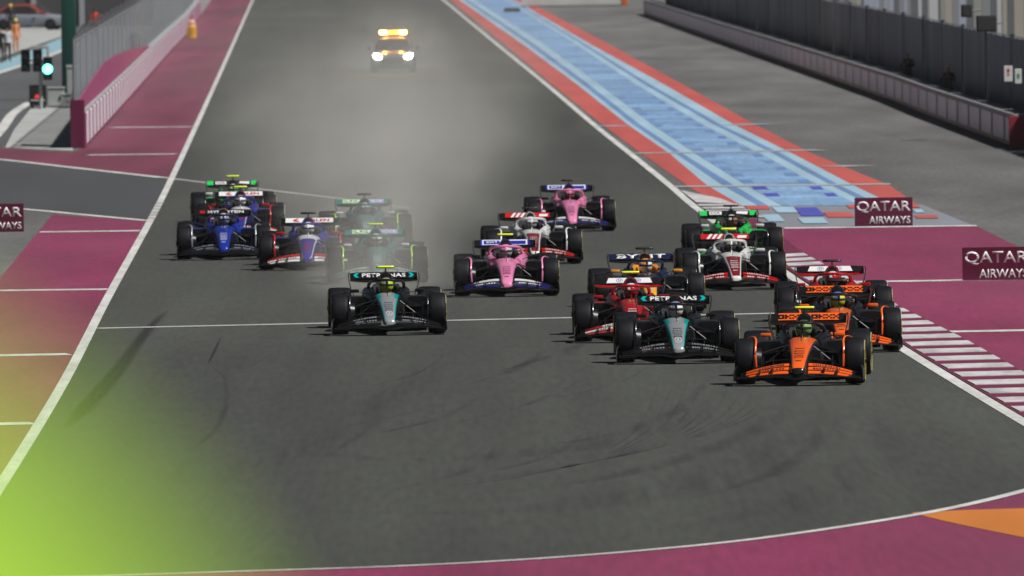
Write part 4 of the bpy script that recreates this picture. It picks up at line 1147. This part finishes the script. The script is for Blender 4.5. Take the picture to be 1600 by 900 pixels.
def deco_alpine(rw_):
    q = [[(-.44, -.09), (-.02, -.09), (-.02, .09), (-.44, .09)], [(.02, -.09), (.44, -.09), (.44, .09), (.02, .09)]]
    for h_ in (0, 1): on_flap('white_panel', flat_quads('alpine_white%d' % h_, [q[h_]]), WHITE, rw_)
    q = [[(-.41, -.07), (-.10, -.07), (-.10, .06), (-.41, .06)], [(.10, -.075), (.41, -.075), (.41, .05), (.10, .05)]]
    for h_ in (0, 1): on_flap('blue_panel', flat_quads('alpine_blue%d' % h_, [q[h_]], .0015), BLUE, rw_)
    on_flap('lettering', text_mesh('BWT', .22, .07, .02, .001), WHITE, rw_, -.25).location += FLAP_N*.003
def deco_aston(rw_):
    on_flap('green_panel', flat_quads('aston_left', [rect(-.46, -.03, -.08, .08)]), MINT, rw_)
    on_flap('blue_panel', flat_quads('aston_right', [rect(.03, .46, -.08, .08)]), LILAC, rw_)
    on_flap('lettering', text_mesh('aramco', .82, .10, .03, .001), WHITE, rw_).location += FLAP_N*.002
def deco_rb(rw_):
    on_flap('white_panel', flat_quads('rb_white', [rect(-.50, .50, -.085, .088)]), WHITE, rw_)
    on_flap('lettering', text_mesh('ORLEN', .52, .10, .035, .001), HAASRED, rw_, .16).location += FLAP_N*.002
    on_flap('emblem', flat_quads('rb_emblem', [[(-.36, .0), (-.25, .07), (-.22, .05), (-.28, .0), (-.20, -.04), (-.24, -.07)], [(-.34, -.05), (-.27, -.02), (-.29, -.06)]], .002), HAASRED, rw_)
def deco_williams(rw_):
    on_flap('lettering', text_mesh('MYPROTEIN', .78, .11, .03, .001), WHITE, rw_, .05)
    on_flap('emblem', flat_quads('w_emblem', [[(-.50, -.05), (-.40, -.05), (-.40, .06), (-.425, .06), (-.45, 0), (-.475, .06), (-.50, .06)]]), HAASRED, rw_)

CARS_GROUP = 'open-wheel racing cars coming down the straight'
def make_car(fx, fy, dx, label, lv, pod='k', helm=(WHITE, WHITE), drv='', stripe=ST_Y):
    f = G(fx, fy); Yr = f.y + 3.6
    uf = (f.x)/f.y*F
    sa = ((uf+dx)*Yr/F - f.x)/3.6; a = math.asin(max(-.3, min(.3, sa)))
    root = empty('racing_car', (f.x, f.y, .030), -a); tag(root, label, 'racing car', CARS_GROUP)
    g_ = lv.get
    base = lv['base']; top = g_('top', base); sh_ = g_('shoulder', base); tip = g_('tip', top)
    ns = link('nose_cone', CM[g_('nose', 'nose_cone')], [base, top, sh_, tip], root)
    link('nose_print', CM['nose_print'], g_('print', WHITE), ns)['kind'] = 'stuff'
    if g_('star'): link('emblem', CM['star'], WHITE, ns)
    if g_('oval'): link('emblem', CM['oval'], YEL, ns)
    ch = link('chassis', CM['slim_chassis' if g_('nose') else 'chassis'], [base, g_('ctop', top), g_('csh', sh_), PAD], root)
    for s in 'lr':
        link('cockpit_side', CM['cockpit_side_'+s], g_('cock', base), root)
        link('headrest', CM['headrest_'+s], g_('headrest', PAD), root)
    ec = link('engine_cover', CM['engine_cover'], [g_('cover', base), g_('airbox', g_('cover', base))], root)
    link('air_intake', CM['air_intake'], BLACKP, ec); link('fin', CM['fin'], g_('cover', base), ec)
    for s in 'lr': link('sidepod', CM['sidepod_'+s], [g_('pod', base), CARB], root)
    fl = link('floor', CM['floor'], CARB, root)
    for x in (-.62, -.46, .46, .62): link('floor_fence', CM['floor_fence'], CARB, fl, (x, 0, 0))
    fwg = link('front_wing', CM['front_wing'], g_('fmain', CARB), root)
    for e in range(3):
        fc = g_('flaps', (base, base, base))[e]
        for s in 'lr': link('flap', CM['flap%d_%s' % (e, s)], (list(fc) if isinstance(fc, tuple) else [fc, fc]) + [CARB], fwg)
    for s in 'lr':
        link('endplate', CM['endplate_'+s], g_('fend', CARB), fwg); link('strake', CM['strake_'+s], CARB, fwg)
    for s in 'lr':
        if g_('wprint'): link('wing_print', CM['wing_print_'+s], lv['wprint'], fwg)['kind'] = 'stuff'
    rwg = link('rear_wing', CM['rear_wing'], g_('rmain', CARB), root)
    link('flap', CM['rear_flap'], [g_('rflap', CARB), g_('rtip', g_('rflap', CARB))], rwg)
    for s in 'lr': link('endplate', CM['rear_endplate_'+s], g_('rend', CARB), rwg)
    link('pylon', CM['wing_pylon'], CARB, rwg); link('beam_wing', CM['beam_wing'], CARB, rwg)
    g_('deco')(rwg)
    for (ax, y, xc) in (('f', 0, .8475), ('b', 3.6, .7975)):
        for s, sg in (('l', -1), ('r', 1)):
            wr = link('wheel', CM['tyre_'+ax], TYRE, root, (sg*xc, y, .331))
            link('rim', CM['rim_%s_%s' % (ax, s)], RIM, wr); link('sidewall_stripe', CM['stripe_%s_%s' % (ax, s)], stripe, wr)
            link('sidewall_lettering_glint', CM['letters_%s_%s' % (ax, s)], ST_W, wr)['kind'] = 'stuff'
            link('brake_duct', CM['duct_%s_%s' % (ax, s)], CARB, wr)
    for s in 'lr':
        link('wheel_winglet', CM['winglet_'+s], g_('winglet', CARB), root, (0, 0, -.028))
        link('front_suspension', CM['front_arms_'+s], CARB, root); link('rear_suspension', CM['rear_arms_'+s], CARB, root)
        mr = link('mirror', CM['mirror_'+s], g_('mirror', base), root); link('mirror_stalk', CM['mirror_stalk_'+s], g_('mirror_stalk', CARB), mr)
    hl = link('halo', CM['halo'], g_('halo', CARB), root); link('halo_pillar', CM['halo_pillar'], g_('halo_pillar', g_('halo', CARB)), hl)
    cp = link('camera_pod', CM['camera_pod'], [POD_Y, POD_K] if pod == 'y' else [POD_K, POD_K], root); link('stalk', CM['pod_stalk'], CARB, cp)
    link('antenna', CM['antenna'], POD_K, root)
    link('steering_wheel', CM['steering_wheel'], CARB, root)
    d_ = link('person', CM['driver'], g_('suit', SUIT_D), None, (f.x, f.y, .030), (0, 0, -a)); tag(d_, drv, 'person', 'racing drivers seated in their cars')
    h_ = link('helmet', CM['helmet'], list(helm), d_); link('visor', CM['visor'], VIS, h_)
    return root

MCL = dict(wprint=BLACKP, base=BLACKP, top=ORANGE, shoulder=DGREY, tip=BLACKP, ctop=ORANGE, cock=BLACKP, cover=BLACKP, pod=BLACKP, flaps=(ORANGE, ORANGE, ORANGE), rflap=ORANGE, rtip=CARB, winglet=ORANGE, mirror=ORANGE, print=BLACKP, deco=deco_mclaren, halo=CARB)
MER = dict(nose='slim_nose', wprint=SILVER, base=BLACKP, top=SILVER, shoulder=TEAL, tip=SILVER, ctop=SILVER, cock=BLACKP, cover=BLACKP, airbox=DRED, flaps=(BLACKP, BLACKP, BLACKP), rflap=BLACKP, mirror=BLACKP, winglet=CARB, print=DGREY, star=True, deco=deco_merc, halo=CARB)
FER = dict(wprint=RED, base=RED, top=RED, flaps=(RED, WHITE, (RED, WHITE)), rmain=RED, rflap=BLACKP, mirror=RED, winglet=CARB, halo=RED, oval=True, print=WHITE, deco=deco_ferrari, cover=RED, airbox=BLACKP, pod=RED)
RBR = dict(wprint=WHITE, base=NAVY, top=YEL, shoulder=NAVY, tip=HAASRED, ctop=NAVY, flaps=(NAVY, NAVY, HAASRED), airbox=AMB, cock=NAVY, headrest=AMB, mirror=AMB, rflap=NAVY, halo=NAVY, deco=deco_redbull)
HAA = dict(nose='slim_nose', wprint=WHITE, base=BLACKP, top=DRED, shoulder=WHITE, tip=WHITE, ctop=WHITE, cock=WHITE, cover=WHITE, airbox=BLACKP, pod=BLACKP, flaps=(BLACKP, HAASRED, HAASRED), rflap=BLACKP, winglet=WHITE, mirror=WHITE, halo=WHITE, deco=deco_haas, print=WHITE)
SAU = dict(nose='slim_nose', wprint=WHITE, base=BLACKP, top=BLACKP, shoulder=GREEN, tip=GREEN, ctop=BLACKP, csh=GREEN, cock=GREEN, cover=BLACKP, pod=GREEN, flaps=(BLACKP, GREEN, BLACKP), rflap=BLACKP, mirror=WHITE, halo=CARB, deco=deco_sauber, print=WHITE)
ALP = dict(wprint=WHITE, base=BLACKP, top=PINK, shoulder=PINK, tip=PINK, cock=PINK, cover=BLUE, airbox=BLACKP, pod=BLACKP, flaps=(NAVYB, NAVYB, (NAVYB, WHITE)), rflap=BLUE, rtip=CARB, winglet=PINK, mirror=BLACKP, halo=PINK, deco=deco_alpine, print=BLACKP)
AST = dict(wprint=WHITE, base=BRG, top=BRG, shoulder=BRG, flaps=(BRG, BRG, BRG), winglet=LIME, rflap=BRG, mirror=WHITE, halo=BRG, deco=deco_aston, print=WHITE)
RBV = dict(wprint=HAASRED, base=RBBLUE, top=RBBLUE, shoulder=WHITE, tip=RBBLUE, ctop=WHITE, csh=WHITE, cock=RBBLUE, cover=RBBLUE, airbox=HAASRED, flaps=(WHITE, WHITE, HAASRED), rflap=BLACKP, mirror=HAASRED, winglet=HAASRED, halo=RBBLUE, halo_pillar=WHITE, deco=deco_rb, print=HAASRED)
WIL = dict(wprint=SILVER, base=NAVY, top=RBLUE, shoulder=RBLUE, tip=RBLUE, ctop=RBLUE, cock=RBLUE, cover=NAVY, airbox=AMB, pod=RBLUE, flaps=(BLACKP, NAVY, BLACKP), rflap=BLACKP, mirror=NAVY, winglet=SILVER, halo=NAVY, deco=deco_williams, print=WHITE)
LIMEH = (P_('lime_helmet', (.45, .62, .03)), P_('helmet_grey', (.25, .3, .2))); WH = (WHITE, P_('helmet_blue', (.2, .25, .4)))
CARS = [
 (1251, 600, 12, 'orange and black racing car leading the pack, nearest to the camera', MCL, 'y', (P_('green_helmet', (.25, .42, .12)), P_('helmet_dark', (.05, .08, .05))), 'driver in green and dark helmet seated in the leading orange racing car'),
 (1314, 549, -8, 'orange and black racing car beside the striped kerb, just behind the leading orange one', MCL, 'k', (P_('yellow_helmet', (.7, .62, .05)), P_('helmet_mid_blue', (.1, .15, .5))), 'driver in yellow helmet seated in the second orange racing car'),
 (1305, 512, -6, 'red racing car with white wing panel directly behind the two orange cars', FER, 'k', (RED, WHITE), 'driver in red helmet seated in the red car behind the orange cars'),
 (989, 533, -4, 'red racing car with yellow camera pod, half hidden behind the black and teal car', FER, 'y', (RED, WHITE), 'driver in red helmet seated in the red car left of the black car'),
 (1059, 566, -5, 'black and teal racing car on the right, next to the leading orange car', MER, 'k', WH, 'driver in white helmet seated in the right-hand black and teal car'),
 (607.5, 522, -6, 'black and teal racing car running alone on the left with yellow camera pod', MER, 'y', LIMEH, 'driver in lime yellow helmet seated in the left-hand black and teal car'),
 (1015, 488, -11, 'dark navy racing car with orange air intake behind the nearer red car', RBR, 'k', (WHITE, AMB), 'driver in white and orange helmet seated in the navy racing car'),
 (1147, 452, -12, 'white, red and black racing car in front of the green car on the right', HAA, 'y', (P_('dark_helmet', (.08, .09, .09)), P_('helmet_green', (.2, .35, .2))), 'driver in dark helmet seated in the right-hand white and red car'),
 (1148, 409, -8, 'bright green and black racing car on the right, beside the kerb start', SAU, 'k', (P_('helmet_brown', (.3, .12, .08)), WHITE), 'driver in brownish helmet seated in the green car on the right'),
 (792, 462, -2, 'pink and blue racing car in the middle with yellow camera pod', ALP, 'y', (P_('helmet_silver', (.5, .5, .52)), PINK), 'driver in silver helmet seated in the nearer pink car'),
 (834, 412, -8, 'white and red racing car in the middle, half hidden behind the nearer pink car', HAA, 'k', (P_('helmet_pale', (.4, .4, .4)), WHITE), 'driver in pale helmet seated in the white car behind the pink one'),
 (893, 361, -6, 'pink racing car furthest back on the right half, in thin dust', ALP, 'k', (P_('helmet_rust', (.35, .12, .08)), PINK), 'driver in rust helmet seated in the farther pink car'),
 (590, 442, -3, 'dark green racing car in dust with yellow camera pod, behind the lone black car', AST, 'y', (P_('helmet_cream', (.6, .58, .45)), WHITE), 'driver in cream helmet seated in the nearer dusty green car'),
 (573, 386, -4, 'dark green racing car deepest in the dust cloud, with black camera pod', AST, 'k', (P_('helmet_teal', (.2, .3, .35)), WHITE), 'driver in teal helmet seated in the dark green car deepest in dust'),
 (481, 421, 3, 'white and violet-blue racing car with red mirrors between blue and dusty green cars', RBV, 'k', (WHITE, WHITE), 'driver in white helmet seated in the nearer white and violet-blue car'),
 (350, 405, 0, 'royal blue racing car at far left with black rear wing', WIL, 'k', (P_('helmet_lilac', (.25, .28, .5)), WHITE), 'driver in lilac and white helmet seated in the royal blue car'),
 (376, 372, 1, 'white and violet-blue racing car with yellow pod, hidden behind the royal blue car', RBV, 'y', (WHITE, P_('helmet_gold', (.5, .35, .05))), 'driver in white helmet seated in the car behind the royal blue one'),
 (366, 352, -2, 'green and black racing car at back left, only wing and tyres showing', SAU, 'y', (GREEN, WHITE), 'driver in green helmet seated in the rearmost green car on the left'),
]
for (fx, fy, dx, lab, lv, pod, helm, drv) in CARS:
    make_car(fx, fy, dx, lab, lv, pod, helm, drv, ST_W if lv in (RBV, ) else ST_Y)

# ------------------------------------------------------------------ medical car at the back and a parked service car
def estate(name, px, py, label, body_m, lights=True, rz=0, roofbar=True, glass=None, roof_m=None):
    root = empty(name, G(px, py), rz); tag(root, label, 'car')
    GL = mat('car_glass', (.03, .035, .04), .08, coat=.5)
    # lower body: sections along y (front at -2.3)
    rs = []
    for (y, w_, z0, z1) in [(-2.36, .70, .32, .70), (-2.30, .86, .25, .80), (-2.0, .95, .22, .93), (-1.1, .98, .22, 1.05), (0, .98, .22, 1.08), (1.6, .98, .22, 1.10), (2.2, .93, .25, 1.08), (2.35, .82, .35, .95)]:
        rs.append(ring(y, w_, w_*.93, z0, z1, 20, 4.0))
    link('body', MB().loft(rs).mesh('body', True, 1, 45), body_m, root)
    rs = [ring(-1.15, .86, .80, .95, 1.06, 20, 4), ring(-.45, .86, .66, .95, 1.58, 20, 4), ring(.2, .86, .66, .95, 1.66, 20, 4), ring(1.4, .86, .66, .95, 1.62, 20, 4), ring(2.15, .84, .70, .95, 1.12, 20, 4)]
    cabin = link('cabin', MB().loft(rs).mesh('cabin', True, 1, 45), roof_m or body_m, root)
    ws = [(-.72, -1.10, 1.08), (.72, -1.10, 1.08), (.60, -.50, 1.53), (-.60, -.50, 1.53)]
    me = mesh_of('windscreen', [Vector(p)+Vector((0, -.035, .035)) for p in ws] + [Vector(p) for p in ws], [(0, 1, 2, 3), (4, 5, 6, 7), (0, 1, 5, 4), (1, 2, 6, 5), (2, 3, 7, 6), (3, 0, 4, 7)])
    link('windscreen', me, GL, cabin)
    for sx in (-1, 1):
        me = MB().prism([(-.6, 1.12), (1.7, 1.14), (1.3, 1.48), (-.1, 1.52)], 'x', sx*.80, sx*.835).mesh('side_window'); link('side_window', me, GL, cabin)
        link('mirror', MB().box(min(sx*1.0, sx*1.16), max(sx*1.0, sx*1.16), -.75, -.62, 1.05, 1.2, bev=.03).mesh('mirror', True), body_m, root)
        for y in (-1.45, 1.5):
            t = link('wheel', MB().lathe_x([(-.12, .22), (-.13, .30), (-.10, .36), (.10, .36), (.13, .30), (.12, .22)], 28).mesh('wheel', True, 1, 50), TYRE, root, (sx*.86, y, .355))
            link('rim', MB().lathe_x([(sx*.121, .21), (sx*.135, .19), (sx*.12, .03)], 20).mesh('rim', True), RIM, t)
        hm = MB().prism([(sx*.56, .66), (sx*.76, .66), (sx*.88, .78), (sx*.84, .90), (sx*.64, .88), (sx*.50, .78)], 'y', -2.40, -2.05)
        if lights:
            link('headlight', hm.mesh('headlight'), mat('lit_headlight', (1, 1, 1), .2, emit=(1, .97, .92), es=60), root)
        else:
            link('headlight', hm.mesh('headlight'), mat('dull_headlight', (.5, .5, .5), .2), root)
    link('grille', MB().prism([(-.42, .42), (.42, .42), (.50, .68), (-.50, .68)], 'y', -2.39, -2.30).mesh('grille'), M_black, root)
    link('bumper', MB().box(-.80, .80, -2.42, -2.25, .22, .36, bev=.04).mesh('bumper', True), M_black, root)
    if roofbar:
        bar = link('light_bar', MB().box(-.62, .62, -.12, .12, 1.70, 1.74, bev=.01).mesh('light_bar'), M_black, root)
        AM = mat('lit_amber_lamp', (1, .6, .1), .3, emit=(1.0, .50, .08), es=42)
        AM2 = mat('dim_amber_lamp', (1, .5, .05), .3, emit=(1.0, .36, .02), es=9)
        for (x0, x1, mm) in [(-.60, -.27, AM), (-.25, .25, AM2), (.27, .60, AM)]:
            link('beacon', MB().box(x0, x1, -.13, .13, 1.741, 1.89, bev=.03).mesh('beacon', True), mm, bar)
        for sx in (-.43, .43):
            l_ = bpy.data.lights.new('beacon_glow', 'POINT'); l_.energy = 130; l_.color = (1, .42, .05); l_.shadow_soft_size = .08
            lo = bpy.data.objects.new('beacon_glow', l_); COL.objects.link(lo); lo.parent = root; lo.location = (sx, -.30, 2.02)
    return root
estate('medical_car', 615, 114, 'grey medical car with lit headlights and amber roof beacons following far behind', P_('car_silver', (.10, .105, .11)))
estate('parked_car', 48, 47, 'parked grey service car with red stripe roof in the far pit lane', P_('car_grey', (.20, .22, .26)), lights=False, rz=R(80), roofbar=False, roof_m=P_('car_red', (.22, .05, .04)))

# ------------------------------------------------------------------ dust and haze
def dust(name, c, half, dens, label, nscale=.25, floor_z=0.0):
    M = bpy.data.materials.new(name); M.use_nodes = True; t = M.node_tree
    for n in list(t.nodes):
        if n.type == 'BSDF_PRINCIPLED': t.nodes.remove(n)
    out = t.nodes['Material Output']
    pv = t.nodes.new('ShaderNodeVolumePrincipled'); pv.inputs['Color'].default_value = (.93, .91, .85, 1)
    t.links.new(pv.outputs[0], out.inputs['Volume'])
    tc = t.nodes.new('ShaderNodeTexCoord')
    dv = t.nodes.new('ShaderNodeVectorMath'); dv.operation = 'DIVIDE'; dv.inputs[1].default_value = half; t.links.new(tc.outputs['Object'], dv.inputs[0])
    ln = t.nodes.new('ShaderNodeVectorMath'); ln.operation = 'LENGTH'; t.links.new(dv.outputs[0], ln.inputs[0])
    mr = t.nodes.new('ShaderNodeMapRange'); mr.interpolation_type = 'SMOOTHSTEP'
    mr.inputs['From Min'].default_value = 1.0; mr.inputs['From Max'].default_value = .15; mr.inputs['To Min'].default_value = 0; mr.inputs['To Max'].default_value = dens
    t.links.new(ln.outputs['Value'], mr.inputs['Value'])
    mp = t.nodes.new('ShaderNodeMapping'); mp.inputs['Scale'].default_value = (1, .12, 1); t.links.new(tc.outputs['Object'], mp.inputs['Vector'])
    nz = t.nodes.new('ShaderNodeTexNoise'); nz.inputs['Scale'].default_value = nscale; nz.inputs['Detail'].default_value = 4; t.links.new(mp.outputs[0], nz.inputs['Vector'])
    m2 = t.nodes.new('ShaderNodeMapRange'); m2.inputs['From Min'].default_value = .32; m2.inputs['From Max'].default_value = .68; m2.inputs['To Min'].default_value = .1; m2.inputs['To Max'].default_value = 1.9
    t.links.new(nz.outputs['Fac'], m2.inputs['Value'])
    mu = t.nodes.new('ShaderNodeMath'); mu.operation = 'MULTIPLY'; t.links.new(mr.outputs[0], mu.inputs[0]); t.links.new(m2.outputs[0], mu.inputs[1])
    t.links.new(mu.outputs[0], pv.inputs['Density'])
    bm = bmesh.new(); bmesh.ops.create_icosphere(bm, subdivisions=3, radius=1)
    for v in bm.verts:
        v.co = Vector((v.co.x*half[0], v.co.y*half[1], v.co.z*half[2]))
        v.co.z = max(v.co.z, floor_z + .03 - c[2])
    me = bpy.data.meshes.new(name); bm.to_mesh(me); bm.free(); me.materials.append(None)
    o = link(name, me, M, None, c); tag(o, label, 'dust', kind='stuff'); return o
c = G(592, 452); dust('dust_cloud', (c.x, c.y, .6), (2.1, 18, 1.9), .046, 'pale dust cloud wrapped round the nearer dark green car', .55)
c = G(600, 360); dust('dust_cloud', (c.x, c.y, .7), (3.2, 42, 2.8), .017, 'pale dust around the dark green car deepest in the trail', .55)
c = G(590, 275); dust('dust_cloud', (c.x, c.y, .9), (5.6, 85, 4.0), .0140, 'wide pale dust trail hanging over the middle of the straight', .45)
c = G(610, 150); dust('dust_cloud', (c.x, c.y, 1.0), (12.0, 120, 6.0), .0022, 'thin dust spread before the far medical car', .3)
c = G(615, 108); dust('dust_cloud', (c.x, c.y-2, .9), (3.4, 12, 2.6), .038, 'dust swirling round the far medical car', .5)

M = bpy.data.materials.new('haze_air'); M.use_nodes = True; t = M.node_tree
for n in list(t.nodes):
    if n.type == 'BSDF_PRINCIPLED': t.nodes.remove(n)
pv = t.nodes.new('ShaderNodeVolumePrincipled'); pv.inputs['Color'].default_value = (.93, .94, .96, 1); pv.inputs['Density'].default_value = .00004
t.links.new(pv.outputs[0], t.nodes['Material Output'].inputs['Volume'])
hz = link('haze', MB().box(-2450, 2450, -450, 2650, -1, 13).mesh('haze'), M); tag(hz, 'thin night haze over the whole circuit', 'haze', kind='stuff')
